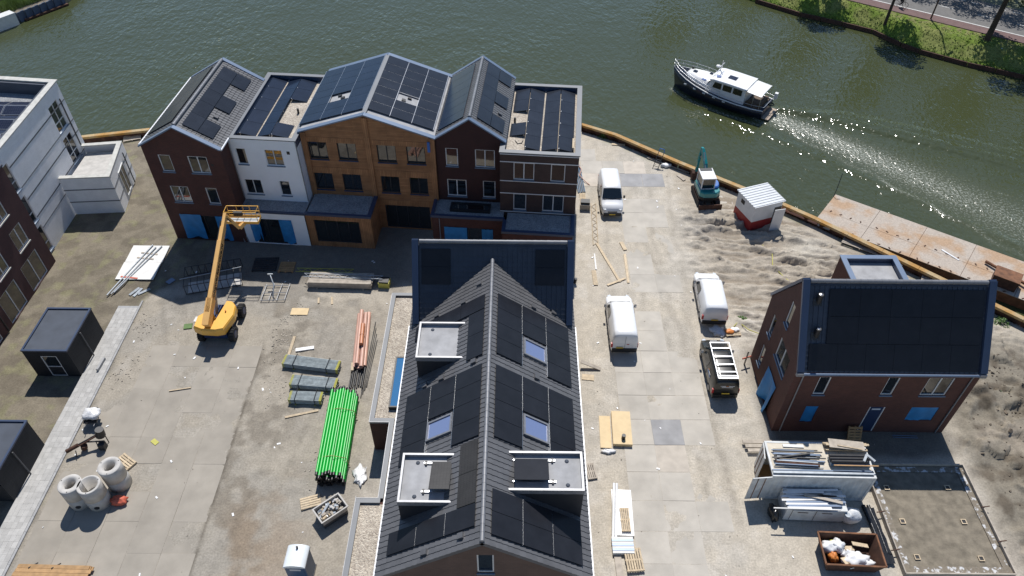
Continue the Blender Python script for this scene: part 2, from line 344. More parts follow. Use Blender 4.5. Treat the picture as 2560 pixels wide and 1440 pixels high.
def ground_z(X, Y):
    fz = 1-flat_zone(X, Y)
    z = (.03+.02*fz)*(fbm(X*.45, Y*.45, 3)-.5) + (.006+.03*fz)*(fbm(X*3, Y*3, 4, 2)-.5) - .007*(1-fz)
    # churned sand with wheel tracks between hut and house
    u = X*.995 - Y*.1; v = X*.16 + Y*.99
    ridge = 1-np.abs(2*fbm(u*.22, v*1.5, 21, 4)-1); a1 = sstep(12, 16, X)*sstep(35, 38, Y)*(1-sstep(50, 54, Y))
    z = z + fz*a1*(.40*(ridge**4-.35) + .10*(fbm(X*4, Y*4, 8, 3)-.5) + .30*np.maximum(0, fbm(u*.5, v*2.2, 71, 3)-.60)*4*np.abs(2*vnoise(X*3.5,Y*5,72)-1))
    T = fbm(u*.28, v*1.25, 81, 4); z = z + fz*a1*.19*(sstep(.485,.515,T)-sstep(.60,.615,T))*sstep(.40,.60,fbm(X*.5,Y*.5,83,2)+.1)
    # dug earth on the right
    a2 = sstep(28.6, 30.5, X)*(1-sstep(37, 40, Y)); z = z + fz*a2*(.8*(fbm(X*.5, Y*.5, 33, 5)-.42) + 1.3*np.maximum(0, fbm(X*1.3, Y*1.3, 41, 4)-.56)*sstep(.42,.58,fbm(X*.28,Y*.28,43,2)))
    T2 = fbm(X*.8, Y*.8, 87, 4); z = z + fz*a2*.30*sstep(.52,.54,T2)*sstep(.45,.55,fbm(X*.3,Y*.3,89,2))
    a2b = sstep(33.0,34.5,X)*(1-sstep(36,38,X))*(1-sstep(30,33,Y)); z = z + a2b*(.5*fbm(X*.9,Y*.9,51)+.5*np.maximum(0,fbm(X*2.2,Y*2.2,53,3)-.5))
    # garden soil on the left
    a3 = (1-sstep(-29.5, -28, X)); z = z + fz*a3*.13*(fbm(X*.9, Y*.9, 13, 4)-.5)
    # strip between yard and central building, sand in front of row
    a4 = sstep(-18, -17.5, X)*(1-sstep(-9.5, -8.8, X)); z = z + a4*(.10*(fbm(X*1.1, Y*.8, 61, 4)-.5) + .16*np.maximum(0, fbm(X*2.2,Y*1.9,63,3)-.58)*sstep(-13.5,-15.5,X))
    z = z - 4.2*sstep(-.05, .25, Y-np.interp(X, QX, QY)+.25)
    return z
TRACKS = [[(8,22),(9,30),(9.6,38),(11.5,44),(14,47.5),(18,48.6),(24,46)],[(13,22),(12.6,30),(12.2,38),(12.6,44),(11,50),(8.6,55)],[(10.5,16),(11.5,24),(14,30),(15.5,36),(18,40),(23,42)],[(-21,15),(-22,22),(-23,29),(-24,35),(-26,40)],[(-19.5,15),(-20,24),(-19.2,33),(-20.5,40)],[(30.5,33),(31.8,28),(33,22),(33.6,16)],[(31.6,34),(32.9,28),(34,22)],[(-16.5,16),(-15,24),(-13.8,31),(-13,38)]]
def mixc(a, b, f): return a*(1-f[..., None]) + np.array(b)*f[..., None]
def ground_c(X, Y):
    c = np.ones(X.shape+(3,))*np.array((.438,.392,.322))
    n1 = fbm(X*.25, Y*.25, 5, 4); n2 = fbm(X*.9, Y*.9, 6, 4); n3 = fbm(X*2.5, Y*2.5, 7, 3)
    c = mixc(c, (.40,.365,.31), sstep(.45,.62,n1)); c = mixc(c, (.485,.445,.385), sstep(.55,.7,n2)*.6)
    # row front yard (greyer, darkened to deepen the row's shade) and garden soil left
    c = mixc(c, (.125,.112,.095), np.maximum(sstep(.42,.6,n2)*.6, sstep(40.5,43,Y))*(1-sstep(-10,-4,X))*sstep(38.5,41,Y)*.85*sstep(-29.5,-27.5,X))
    left = (1-sstep(-29.2+.8*n2, -28.2+.8*n2, X-1.2*sstep(40,44,Y)*3)); left = np.maximum(left, (1-sstep(-30.2,-29.7,X)))
    soil = mixc(np.ones(X.shape+(3,))*np.array((.21,.182,.138)), (.16,.138,.105), sstep(.42,.62,n2)); soil = mixc(soil, (.225,.215,.12), sstep(.55,.7,fbm(X*1.3,Y*1.3,77))*.55)
    c = c*(1-left[...,None]) + soil*left[...,None]
    # strip beside the slabs: darker silt with orange stains
    st = sstep(-18.2,-17.8,X)*(1-sstep(-9.4,-8.9,X))*(1-sstep(39,41,Y)); c = mixc(c, (.30,.265,.215), st*sstep(.46,.62,n2)*(.35+.6*sstep(-13.5,-15.5,X)))
    for ox, oy, r in ((-13.2,20.0,1.5),(-15.0,19.0,1.6),(-13.4,23.5,1.0),(-15.8,21.5,1.2)): c = mixc(c, (.34,.23,.14), .30*np.exp(-((X-ox)**2+((Y-oy)/1.6)**2)/r**2)*sstep(.35,.6,n2))
    # right: churned sand
    c = mixc(c, (.36,.315,.255), sstep(14,16.5,X)*sstep(38,41,Y)*.85)
    u = X*.995 - Y*.1; v = X*.16 + Y*.99
    ridge = 1-np.abs(2*fbm(u*.22, v*1.5, 21, 4)-1); c = mixc(c, (.25,.205,.155), sstep(14,16.5,X)*sstep(38,41,Y)*sstep(.82,.60,ridge)*.75)  # troughs between the ridges coloured darker to strengthen their shading
    c = mixc(c, (.47,.44,.38), np.exp(-((X-24.5)**2/4+(Y-46.8)**2/3))*.7)
    c = mixc(c, (.20,.205,.21), np.exp(-((X-15.6)**2/5+(Y-49.6)**2/5))*.35)
    dirt = sstep(28.4,30,X+.8*(n2-.5))*(1-sstep(34,39,Y+2*(n1-.5))); d = mixc(np.ones(X.shape+(3,))*np.array((.215,.19,.15)), (.125,.105,.08), sstep(.45,.62,n2)); d = mixc(d, (.29,.25,.20), sstep(.56,.7,n1)*.8)
    c = c*(1-dirt[...,None]) + d*dirt[...,None]
    yz = 1-sstep(-10.5,-7,X+.6*(n2-.5)); yz = yz*sstep(-30,-28.4,X); c = c*(1-.22*yz*(1-sstep(39,42,Y)))[...,None]
    c = mixc(c, (.10,.085,.065), np.exp(-((X+17.95+.06*np.sin(Y*3))/.10)**2)*(1-sstep(35,36.5,Y))*(.45+.55*n2))
    ln = sstep(4.8,6,X)*(1-sstep(15,19,X)); c = c*(1+.07*ln)[...,None]
    c = mixc(c, (.125,.11,.09), sstep(16.2,17.6,X+.5*(n2-.5))*(1-sstep(28,29.5,X))*sstep(26.3,27.2,Y+.6*(n2-.5))*(1-sstep(35,36.5,Y))*.85)  # dark soil at the detached house, coloured darker to deepen its shadow
    # tyre marks in the lane
    for cx in (8.2, 9.6, 11.6, 13.0, 14.2):
        w = np.abs(X - cx - .9*np.sin(Y*.09+cx) - .35*(n1-.5)*4)
        c = mixc(c, (.47,.43,.37) if int(cx*10) % 2 else (.34,.305,.255), np.exp(-(w/.22)**2)*.45*sstep(20,24,Y)*(1-sstep(56,60,Y)))
    for k, T in enumerate(TRACKS):
        for off in (-.8,.8):
            dd = np.abs(seg_dist(X, Y, [(px+off, py) for px, py in T])); tread = .6+.4*np.sin((X*1.3+Y)*9+k)
            c = c*(1-(.20 if k % 2 else -.10)*np.exp(-(dd/.17)**2)*tread*sstep(.3,.6,n2+.15))[...,None]
    # the swept turning circle near the excavator
    rr = np.hypot(X-10.2, (Y-49.0)); c = mixc(c, (.50,.455,.385), np.exp(-((rr-5.0)/.25)**2)*sstep(10,12,X)*.5)
    g = sstep(1.6,.8,np.interp(X,QX,QY)-Y)*sstep(.5,.62,n2); c = mixc(c, (.12,.15,.05), g*.4)
    return np.clip(c*(1+.16*(n3[...,None]-.5)), .01, .9)
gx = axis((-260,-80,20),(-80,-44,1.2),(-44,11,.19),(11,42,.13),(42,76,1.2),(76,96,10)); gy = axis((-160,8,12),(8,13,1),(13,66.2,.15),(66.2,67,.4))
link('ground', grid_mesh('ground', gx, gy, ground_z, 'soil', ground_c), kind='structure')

# water -------------------------------------------------------------
WZ = -1.2
BOAT = Vector((22.4, 72.9)); BDIR = Vector((-.815, .58)).normalized()
WAKE = [(26.9,69.7),(30.5,66.6),(35,62.2),(40,57.2),(46,51),(54,42)]
def wake_a(X, Y):
    d = seg_dist(X, Y, WAKE); s = np.hypot(X-26.9, Y-69.7); w = 1.1+s*.11
    core = np.exp(-(d/w)**2)*(1.2-.020*s)
    side = ((X-26.9)*(-.58)+(Y-69.7)*(-.815))          # towards the quay
    edge = np.exp(-((d-w*1.05-.25*np.sin(s*1.3))/.40)**2)*(side > 0)*(1.1-.01*s)*(.35+.65*vnoise(X*.9,Y*.9,5))
    e2 = np.exp(-(seg_dist(X, Y, [(17.6,75.0),(19.3,72.4),(22,70.0),(25.2,67.9)])/.32)**2)*.95
    return np.clip(np.maximum(np.maximum(core, edge), e2), 0, 1)
def water_z(X, Y):
    z = np.full(X.shape, WZ)
    s = np.hypot(X-26.9, Y-69.7)
    for off, amp in ((3.2,.20),(4.6,.22),(5.7,.18),(7.2,.20),(8.6,.16)):
        P = [(27.8+off*.1,70.4+off*.05),(31+off*.5,68.5+off*.18),(36+off*.75,65.6+off*.15),(46+off,60+off*.1),(56+off,54)]
        d = seg_dist(X, Y, P); z = z + amp*np.exp(-(d/.38)**2)*np.exp(-((s-10-off)/14)**2)
    P = [(20,70.5),(27,65),(34,58.3),(44,48.5)]; z = z + .10*np.exp(-(seg_dist(X,Y,P)/.45)**2)
    return z + wake_a(X, Y)*.05*(fbm(X*1.8, Y*1.8, 91, 3)-.3)
def M_water():
    m, nt, n, l, b = nodes('water')
    g = n.new('ShaderNodeNewGeometry')
    def noise(sc, det, scale=(1,1,1), rot=0):
        mp = n.new('ShaderNodeMapping'); mp.inputs['Scale'].default_value = scale; mp.inputs['Rotation'].default_value = (0,0,R(rot)); l.new(g.outputs['Position'], mp.inputs[0])
        t = n.new('ShaderNodeTexNoise'); t.inputs['Scale'].default_value = sc; t.inputs['Detail'].default_value = det; t.inputs['Roughness'].default_value = .55; l.new(mp.outputs[0], t.inputs['Vector']); return t.outputs[0]
    at = n.new('ShaderNodeAttribute'); at.attribute_name = 'wake'
    # height: short ripples driven by the wind + wake chop
    def math_(op, a, b_):
        q = n.new('ShaderNodeMath'); q.operation = op
        for k, x in ((0, a), (1, b_)):
            if isinstance(x, (int, float)): q.inputs[k].default_value = x
            else: l.new(x, q.inputs[k])
        return q.outputs[0]
    h = math_('ADD', math_('MULTIPLY', noise(2.1, 1.6, (1,.6,1), 25), 1.0), math_('MULTIPLY', noise(.30, 2), .9))
    patch = n.new('ShaderNodeMapRange'); l.new(noise(.045, 2), patch.inputs[0]); patch.inputs[1].default_value = .35; patch.inputs[2].default_value = .65; patch.inputs[3].default_value = .6; patch.inputs[4].default_value = 1.25
    h = math_('MULTIPLY', h, patch.outputs[0])
    chop = math_('MULTIPLY', noise(3.2, 4), math_('MULTIPLY', at.outputs['Fac'], .6)); h = math_('ADD', h, chop)
    bp = n.new('ShaderNodeBump'); bp.inputs['Strength'].default_value = 1.0; bp.inputs['Distance'].default_value = .135; l.new(h, bp.inputs['Height']); l.new(bp.outputs[0], b.inputs['Normal'])
    # foam flecks
    fl = n.new('ShaderNodeMapRange'); l.new(math_('ADD', noise(5.0, 5), math_('MULTIPLY', at.outputs['Fac'], .22)), fl.inputs[0]); fl.inputs[1].default_value = .64; fl.inputs[2].default_value = .78
    mx = n.new('ShaderNodeMix'); mx.data_type = 'RGBA'; mx.inputs[6].default_value = (.054,.064,.027,1); mx.inputs[7].default_value = (.40,.42,.36,1)
    l.new(math_('MULTIPLY', fl.outputs[0], at.outputs['Fac']), mx.inputs[0])
    m2 = n.new('ShaderNodeMix'); m2.data_type = 'RGBA'; l.new(mx.outputs[2], m2.inputs[6]); m2.inputs[7].default_value = (.13,.13,.085,1); l.new(math_('MULTIPLY', at.outputs['Fac'], .45), m2.inputs[0])
    l.new(m2.outputs[2], b.inputs['Base Color']); rr_ = n.new('ShaderNodeMapRange'); l.new(at.outputs['Fac'], rr_.inputs[0]); rr_.inputs[3].default_value = .075; rr_.inputs[4].default_value = .22; l.new(rr_.outputs[0], b.inputs['Roughness']); b.inputs['IOR'].default_value = 1.52
M_water()
wx = axis((-600,-100,50),(-100,10,2.5),(10,64,.22),(64,100,3),(100,600,50)); wy = axis((-20,34,6),(34,82,.22),(82,150,2.5),(150,600,45))
link('water', grid_mesh('water', wx, wy, water_z, 'water', attrs={'wake': wake_a}), kind='structure')

# quay wall ----------------------------------------------------------
q = thing('quay_wall', 'orange steel capping beam on sheet piling along the near waterfront', 'quay wall')
def qoff(i, d):
    a = Vector(QUAY[max(i-1,0)]); b = Vector(QUAY[i]); c = Vector(QUAY[min(i+1,len(QUAY)-1)]); t = (c-a).normalized(); return b + Vector((t.y, -t.x))*d
SEG = []
for i in range(len(QUAY)-1):
    a0, a1, b0, b1 = qoff(i,0), qoff(i,.42), qoff(i+1,0), qoff(i+1,.42)
    L = (b0-a0).length; n = max(1, round(L/3.4)) if i > 0 and i < len(QUAY)-2 else 3
    for k in range(n):
        f0, f1 = k/n + (.0008), (k+1)/n - (.0012)
        SEG.append((a0.lerp(b0,f0), a0.lerp(b0,f1), a1.lerp(b1,f1), a1.lerp(b1,f0)))
for s in SEG: MB().prism([tuple(x) for x in s][::-1], .50, .72).build('capping_beam', 'beam_orange', q)
mb = MB()
for i in range(len(QUAY)-1):
    a, b = qoff(i,.12), qoff(i+1,.12); L = (b-a).length; n = max(2, int(L/.6)); t = (b-a).normalized(); nn = Vector((t.y,-t.x)); prev = None
    pts = []
    for k in range(n+1):
        c = a.lerp(b, k/n) + nn*(.16 if (k//1) % 2 else 0); pts.append(c)
    for c, d in zip(pts, pts[1:]): mb.poly([(c.x,c.y,-3.5),(d.x,d.y,-3.5),(d.x,d.y,.51),(c.x,c.y,.51)])
mb.build('sheet_piling', 'rust_dark', q)

# far bank, cycle path, road -----------------------------------------
BANK = [(-40,150),(0,122),(25,103.5),(32.0,97.9),(36.8,93.9),(41.5,91.2),(44.6,89.2),(46.9,85.6),(48.5,84.0),(52.9,80.9),(58.1,78.0),(75,69.5),(110,52),(300,-60)]
BX = np.array([p[0] for p in BANK]); BY = np.array([p[1] for p in BANK])
def bank_z(X, Y):
    d = (Y-np.interp(X, BX, BY))*.84
    return -2.2 + 1.35*sstep(-.15,.15,d) + 1.38*sstep(0,3.6,d) + .10*(fbm(X*1.2,Y*1.2,5)-.5)*sstep(.1,1,d)
def bank_c(X, Y):
    d = (Y-np.interp(X, BX, BY)); n = fbm(X*.5,Y*.5,15,4); n2 = fbm(X*2.2,Y*2.2,16,3)
    c = mixc(np.ones(X.shape+(3,))*np.array((.13,.19,.03)), (.19,.21,.065), sstep(.42,.62,n)); c = mixc(c, (.19,.165,.085), sstep(3.2,5.6,d)*sstep(.45,.6,n2)*.7)
    c = mixc(c, (.09,.15,.02), sstep(1.5,.3,d)*.6); return c*(.75+.5*n2[...,None])
kx = axis((-40,26,6),(26,76,.25),(76,300,16)); ky = axis((-60,64,8),(64,108,.25),(108,400,24))
link('far_bank', grid_mesh('far_bank', kx, ky, bank_z, 'bank_grass', bank_c), kind='structure')
RD = Vector((.826,-.564)); RN = Vector((.564,.826)); R0 = Vector((51.1,89.0))     # road direction, inner edge
def strip(name, d0, d1, z, mat, s0=-90, s1=120, parent=None, th=.3):
    P = [R0+RD*s0+RN*d0, R0+RD*s1+RN*d0, R0+RD*s1+RN*d1, R0+RD*s0+RN*d1]
    mb = MB().prism([tuple(p) for p in P], z-th, z); return mb.build(name, mat, parent, kind=None if parent else 'structure')
strip('cycle_path', 0, 1.75, .62, 'asphalt_red'); rd = strip('road', 1.76, 9.6, .616, 'asphalt')
strip('edge_line', 1.80, 1.98, .632, 'road_paint', parent=rd, th=.012)
for k in range(-8, 14): strip('lane_dash', 5.0, 5.13, .630, 'road_paint', k*4.5, k*4.5+1.6, rd, .010)
for k in range(-20, 30): strip('edge_dash', 8.4, 8.52, .630, 'road_paint', k*1.6, k*1.6+.8, rd, .010)
strip('road_verge', 9.61, 40, .60, 'leaf_olive')
# grass tufts on the bank: uncountable
mb = MB()
for k in range(7000):
    x = random.uniform(28, 62); d = random.random()**1.5*5.2+.05; y = np.interp(x, BX, BY)+d*1.15
    z = float(bank_z(np.array([[x]]), np.array([[y]]))[0,0]); a = random.uniform(0, 6.28); h = random.uniform(.04,.11)*(1.6 if d < .8 else 1); w = .09
    mb.poly([(x-w*math.cos(a),y-w*math.sin(a),z-.02),(x+w*math.cos(a),y+w*math.sin(a),z-.02),(x+random.uniform(-.12,.12),y+random.uniform(-.12,.12),z+h)])
mb.build('bank_grass', 'grass_blade', label='rough green grass on the sloping far bank', cat='grass', kind='stuff')
# timber edging of the far bank
e = thing('bank_edging', 'dark timber edging along the grassy far bank', 'edging')
for (a, b) in zip(BANK[3:11], BANK[4:12]):
    A, B = Vector(a), Vector(b); n = max(1, int((B-A).length/2.5))
    for k in range(n):
        p, r_ = A.lerp(B, k/n), A.lerp(B, (k+.97)/n); MB().beam((p.x, p.y-.12, -.98), (r_.x, r_.y-.12, -.98), .16, .55).build('edging_board', 'rust_dark', e)

# left pavement of small pavers --------------------------------------
pv = MB().box(-29.95, 13, -.2, -28.35, 39.45, .035).build('pavement', 'kerb', kind='structure')
pm = MB().box(-.1475,-.1975,0,.1475,.1975,.035).mesh('paver', 'paver')
rest = MB(); cnt = 0
for r_ in range(66):
    y = 14.0 + (r_+.5)*.4
    if y > 39.4: break
    for c in range(5):
        x = -29.93 + (c+.5)*.3 + .02
        dz = .030 + random.uniform(-.003,.003)
        if cnt < 300 and y < 39.4 and r_ > 2: link('paver', pm, pv, loc=(x, y, dz)); cnt += 1
        else: rest.box(x-.1475, y-.1975, dz, x+.1475, y+.1975, dz+.035)
rest.build('pavers_rest', 'paver', pv, kind='stuff')
for k in range(27): MB().box(-28.36, 13+k*1.0+.008, -.2, -28.24, 13+(k+1)*1.0-.008, .085).build('kerb_stone', 'kerb', pv)

# concrete slabs ------------------------------------------------------
yd = MB().box(5.5, 12, -.3, 14, 55, -.10).build('concrete_road', 'concrete', kind='structure')
y2 = MB().box(-28.2, 12, -.3, -18, 36, -.10).build('concrete_yard', 'concrete', kind='structure')
sm = {m: MB().box(-.985,-.985,-.13,.985,.985,0).mesh('concrete_slab', m) for m in ('concrete_slab','slab_dark','slab_light','yard_slab')}
def slab(x, y, parent, m='concrete_slab', dz=0): link('concrete_slab', sm[m], parent, loc=(x, y, random.uniform(-.010,.012)+dz), rz=random.uniform(-.006,.006))
special = {(9.26+1,28.4):'slab_dark',(9.3+1,26.4):'slab_light'}
for j in range(13):
    y = 14.45+1.0 + j*2.0 - 1
    for i, x in enumerate((8.32, 10.30, 12.28)):
        m = 'concrete_slab'
        if i == 1 and abs(y-28.45) < .6: m = 'slab_dark'
        if i == 1 and abs(y-26.45) < .6: m = 'slab_light'
        if i == 2 and y > 36: continue
        slab(x, y, yd, m, -.006 if i == 2 else .004)
for j in range(6):
    y = 42.5 + j*1.98
    for i, x in enumerate((10.42, 12.4)): slab(x, y, yd, dz=-.004)
for j, y in enumerate((56.2, 58.2, 60.2, 62.0)):
    for i in range(5):
        x = 6.9 + i*2.0 + (.5 if j % 2 else 0)
        if y > np.interp(x, QX, QY)-3.6: continue
        slab(x, y, yd, 'slab_dark' if j == 0 and i in (2,3) else 'slab_light' if (i+j) % 3 == 0 else 'concrete_slab', .002)
for x, y in ((18.6,53.0),(18.7,51.0)): slab(x, y, yd)
for j in range(12):
    y = 12.9 + j*1.97
    for i in range(5):
        x = -18.98 - i*2.0
        if (j < 10 or i < 4): slab(x, y, y2, 'yard_slab', dz=-.004 if (i*7+j*3) % 4 == 0 else .003)
# ------------------------------------------------------------------ building helpers
def facade(mb, u0, u1, z0, top, holes=(), depth=.14):
    """wall sheet in the local (a,b=inward,c=up) frame of mb; top = [(u,z),...] profile; holes (u0,u1,z0,z1)"""
    us = sorted({u0, u1, *[t[0] for t in top], *[h[0] for h in holes], *[h[1] for h in holes]})
    tz = lambda u: float(np.interp(u, [t[0] for t in top], [t[1] for t in top]))
    for a, b in zip(us, us[1:]):
        if b-a < 1e-5: continue
        hs = sorted([h for h in holes if h[0] < (a+b)/2 < h[1]], key=lambda h: h[2]); z = z0
        for h in hs:
            if h[2]-z > 1e-4: mb.poly([(a,0,z),(b,0,z),(b,0,h[2]),(a,0,h[2])])
            z = h[3]
        mb.poly([(a,0,z),(b,0,z),(b,0,tz(b)),(a,0,tz(a))])
    for h in holes:
        a, b, c, d = h
        for q in (((a,c),(a,d)),((b,d),(b,c)),((b,c),(a,c)),((a,d),(b,d))):
            (p0, p1), (q0, q1) = q[0], q[1]; mb.poly([(p0,0,p1),(q0,0,q1),(q0,depth,q1),(p0,depth,p1)])
def window(parent, fr, h, panes=1, frame='frame_white', glassm='glass', sill='sill_blue', fw=.07, d=.10, name='window', trans=0, plab=None):
    u0, u1, z0, z1 = h; mb = MB(fr)
    mb.box(u0, d-.05, z0, u0+fw, d+.03, z1); mb.box(u1-fw, d-.05, z0, u1, d+.03, z1)
    mb.box(u0+fw, d-.05, z0, u1-fw, d+.03, z0+fw); mb.box(u0+fw, d-.05, z1-fw, u1-fw, d+.03, z1)
    w = (u1-u0)/panes
    for k in range(1, panes): mb.box(u0+w*k-fw*.55, d-.045, z0+fw, u0+w*k+fw*.55, d+.025, z1-fw)
    if trans: mb.box(u0+fw, d-.04, z0+trans-fw/2, u1-fw, d+.02, z0+trans+fw/2)
    o = mb.build(name, frame, parent)
    if plab: o['label'] = plab
    for k in range(panes):
        a, b = u0+w*k+(fw if k == 0 else fw*.55), u0+w*(k+1)-(fw if k == panes-1 else fw*.55)
        for (c0, c1) in (((z0+fw, z0+trans-fw/2), (z0+trans+fw/2, z1-fw)) if trans else ((z0+fw, z1-fw),)):
            MB(fr).box(a, d-.005, c0, b, d+.02, c1).build('pane', glassm, o)
    if sill: MB(fr).box(u0-.04, -.07, z0-.085, u1+.04, d-.055, z0-.004).build('sill', sill, o)
    return o
def tarp(parent, fr, u0, u1, z0, z1, sag=.12, name='tarpaulin', seed=0, skew=0):
    mb = MB(fr); n, m = 9, 9; rr = random.Random(seed); ids = {}
    for i in range(n):
        for j in range(m):
            a = i/(n-1); c = j/(m-1); dz = -.12*math.sin(a*6+seed)*(1-c)*.6
            b = -.04 - sag*math.sin(a*math.pi*2.5+seed)*(1-c)*.8 - abs(rr.gauss(0,.02))
            ids[i,j] = mb.p((u0+(u1-u0)*a + skew*(1-c)*a, b, z0+(z1-z0)*c+dz))
    for i in range(n-1):
        for j in range(m-1): mb.face((ids[i,j], ids[i+1,j], ids[i+1,j+1], ids[i,j+1]), True)
    return mb.build(name, 'tarp', parent)
class Plane:
    """roof plane: o = ridge start, A along ridge, B down the slope, C normal"""
    def __init__(s, o, A, B):
        s.o = Vector(o); s.A = Vector(A).normalized(); s.B = Vector(B).normalized(); s.C = s.A.cross(s.B)
        if s.C.z < 0: s.C = -s.C
        s.fr = (s.o, s.A, s.B, s.C)
    def mb(s): return MB(s.fr)
def roof_slab(parent, P, La, Lb, mat='roof_tile', th=.22, a0=0, name='roof'):
    return P.mb().box(a0, 0, -th, La, Lb, -.02).build(name, mat, parent)
TILES = []
def tile_into(mb, a, b, w, L, step=.034, sgn=1, lap=.026):
    # saw-tooth tile: high edge on the side facing the camera's side (sgn), thick lower edge
    h0, h1 = (step, .004) if sgn > 0 else (.004, step)
    p = [(a,b,h0-.01),(a+w,b,h1-.01),(a+w,b+L,h1+lap),(a,b+L,h0+lap)]
    i = [mb.p(x) for x in p]; k = [mb.p((x[0], x[1], -.02)) for x in p]
    mb.face(i); mb.face((i[2],i[3],k[3],k[2])); mb.face((i[0],k[0],k[3],i[3])); mb.face((i[1],i[2],k[2],k[1]))
def tiles(parent, P, La, Lb, mat='roof_tile', w=.30, L=.335, single=0, sgn=1, a0=0, name='roof_tiles', skip=()):
    na = int(round((La-a0)/w)); nb = int(math.ceil(Lb/L)); w = (La-a0)/na; mb = P.mb(); one = None; c = 0
    for i in range(na):
        for j in range(nb):
            a, b = a0+i*w, Lb-(j+1)*L
            if b < -L*.2: continue
            if any(s[0] < a and a+w < s[1] and s[2] < b and b+L < s[3] for s in skip): continue
            if c < single:
                if one is None:
                    m1 = MB(); tile_into(m1, 0, 0, w, L*1.02, sgn=sgn); one = m1.mesh('roof_tile', mat)
                o = link('roof_tile', one, parent); mt = Matrix((P.A, P.B, P.C)).transposed().to_4x4(); mt.translation = P.o + P.A*a + P.B*b
                o.matrix_local = mt; c += 1
            else: tile_into(mb, a, b, w, L*1.02, sgn=sgn)
    if mb.f: mb.build(name, mat, parent, kind='stuff')
def ridge(parent, p0, p1, r=.13, mat='ridge_metal', L=.42):
    p0, p1 = Vector(p0), Vector(p1); n = max(1, round((p1-p0).length/L)); d = (p1-p0)/n
    me = MB().tube([(0,0,0), tuple(d*1.03)], [r, r*.93], 10).mesh('ridge_tile', mat)
    for k in range(n): link('ridge_tile', me, parent, loc=tuple(p0+d*k))
PDEF = ['solar_row']
def panel(parent, P, a0, a1, b0, b1, mat=None, n=.12, g=.012, edge=True):
    o = P.mb().box(a0+g, b0+g, n-.035, a1-g, b1-g, n).build('solar_panel', mat or PDEF[0], parent)
    return o
def flat_top(parent, x0, x1, y0, y1, zt, drop=.45, cw=.34, cop='coping_grey', deck='gravel', over=.06, sides='fblr'):
    mb = MB(); o = over
    if 'f' in sides: mb.box(x0-o, y0-o, zt-.02, x1+o, y0+cw, zt+.06)
    if 'b' in sides: mb.box(x0-o, y1-cw, zt-.02, x1+o, y1+o, zt+.06)
    if 'l' in sides: mb.box(x0-o, y0+cw, zt-.021, x0+cw, y1-cw, zt+.059)
    if 'r' in sides: mb.box(x1-cw, y0+cw, zt-.021, x1+o, y1-cw, zt+.059)
    c = mb.build('coping', cop, parent)
    mb = MB(); i = .03
    mb.box(x0+.02, y0+.02, zt-drop-.02, x1-.02, y1-.02, zt-drop); d = mb.build('roof_deck', deck, parent)
    mb = MB()
    for q in ((x0+i,y0+i,x1-i,y0+cw-.03),(x0+i,y1-cw+.03,x1-i,y1-i),(x0+i,y0+cw-.03,x0+cw-.03,y1-cw+.03),(x1-cw+.03,y0+cw-.03,x1-i,y1-cw+.03)): mb.box(q[0],q[1],zt-drop-.3,q[2],q[3],zt-.022)
    mb.build('parapet', 'coping_dark' if cop != 'coping_stone' else 'bitumen_dark', parent)
    return c
def downpipe(parent, pts, r=.045, mat='zinc'): return MB().tube(pts, r, 8).build('downpipe', mat, parent)
def vent_box(parent, P, a, b, name='roof_vent', mat='roof_tile'): return P.mb().box(a-.14, b-.16, .0, a+.14, b+.16, .16).build(name, mat, parent)
I3 = ((0,0,0),(1,0,0),(0,1,0),(0,0,1))
def fr_front(y, x=0): return ((x,y,0),(1,0,0),(0,1,0),(0,0,1))

# ------------------------------------------------------------------ the row of five houses by the water
ROW = dict(loc=(-28.07,47.44,0), rz=math.atan2(-.0732,.9973))
def zcop(parent, pts, w, h, mat='coping_blue'):
    mb = MB()
    for (p, q) in pts: mb.beam(p, q, w, h)
    return mb.build('verge_coping', mat, parent)
# 1 red gabled
h1 = thing('row_house', 'red brick gabled end house of the row, leftmost by the water', 'house', **ROW, group='row of houses by the water')
W1 = [(1.04,1.99,6.86,8.40),(3.34,4.85,6.86,8.40),(1.05,2.52,3.90,5.47),(3.90,4.81,3.90,5.47),(1.08,4.82,.05,2.60)]
mb = MB(fr_front(0)); facade(mb, 0, 6.08, -.2, [(0,9.2),(3.04,10.86),(6.08,9.2)], W1)
mb.fr = None
mb.poly([(0,0,-.2),(0,10.4,-.2),(0,10.4,9.2),(0,0,9.2)]); mb.poly([(6.08,0,-.2),(6.08,10.4,-.2),(6.08,10.4,9.2),(6.08,0,9.2)]); mb.poly([(0,10.4,-.2),(6.08,10.4,-.2),(6.08,10.4,9.2),(3.04,10.4,10.86),(0,10.4,9.2)])
mb.build('wall', 'brick_red', h1)
for h, n in zip(W1[:4], (1,2,2,1)): window(h1, fr_front(0), h, n)
window(h1, fr_front(0), W1[4], 4, 'frame_dark', sill=None, name='glass_door')
tarp(h1, fr_front(0), 1.0, 2.75, .25, 2.7, seed=1); tarp(h1, fr_front(0), 3.95, 4.9, .2, 2.65, seed=2)
PR = Plane((3.04,.02,10.93),(0,1,0),(1,0,-.57)); PLf = Plane((3.04,.02,10.93),(0,1,0),(-1,0,-.57)); sl = math.hypot(1,.57)
for P in (PR, PLf): roof_slab(h1, P, 10.36, 3.12*sl); tiles(h1, P, 10.2, 3.12*sl, 'roof_tile', a0=.16)
ridge(h1, (3.04,.2,10.98), (3.04,10.2,10.98))
for yy in (-.02, 10.36): zcop(h1, [((-.1,yy,9.17),(3.04,yy,10.98)),((3.04,yy,10.98),(6.18,yy,9.17))], .36, .10)
for k in range(5): panel(h1, PR, .60+k*1.76, .60+(k+1)*1.76, (3.40-3.04)*sl, (4.42-3.04)*sl)
for k in (0, 2, 4): panel(h1, PR, .60+k*1.76, .60+(k+1)*1.76, (4.43-3.04)*sl, (5.45-3.04)*sl)
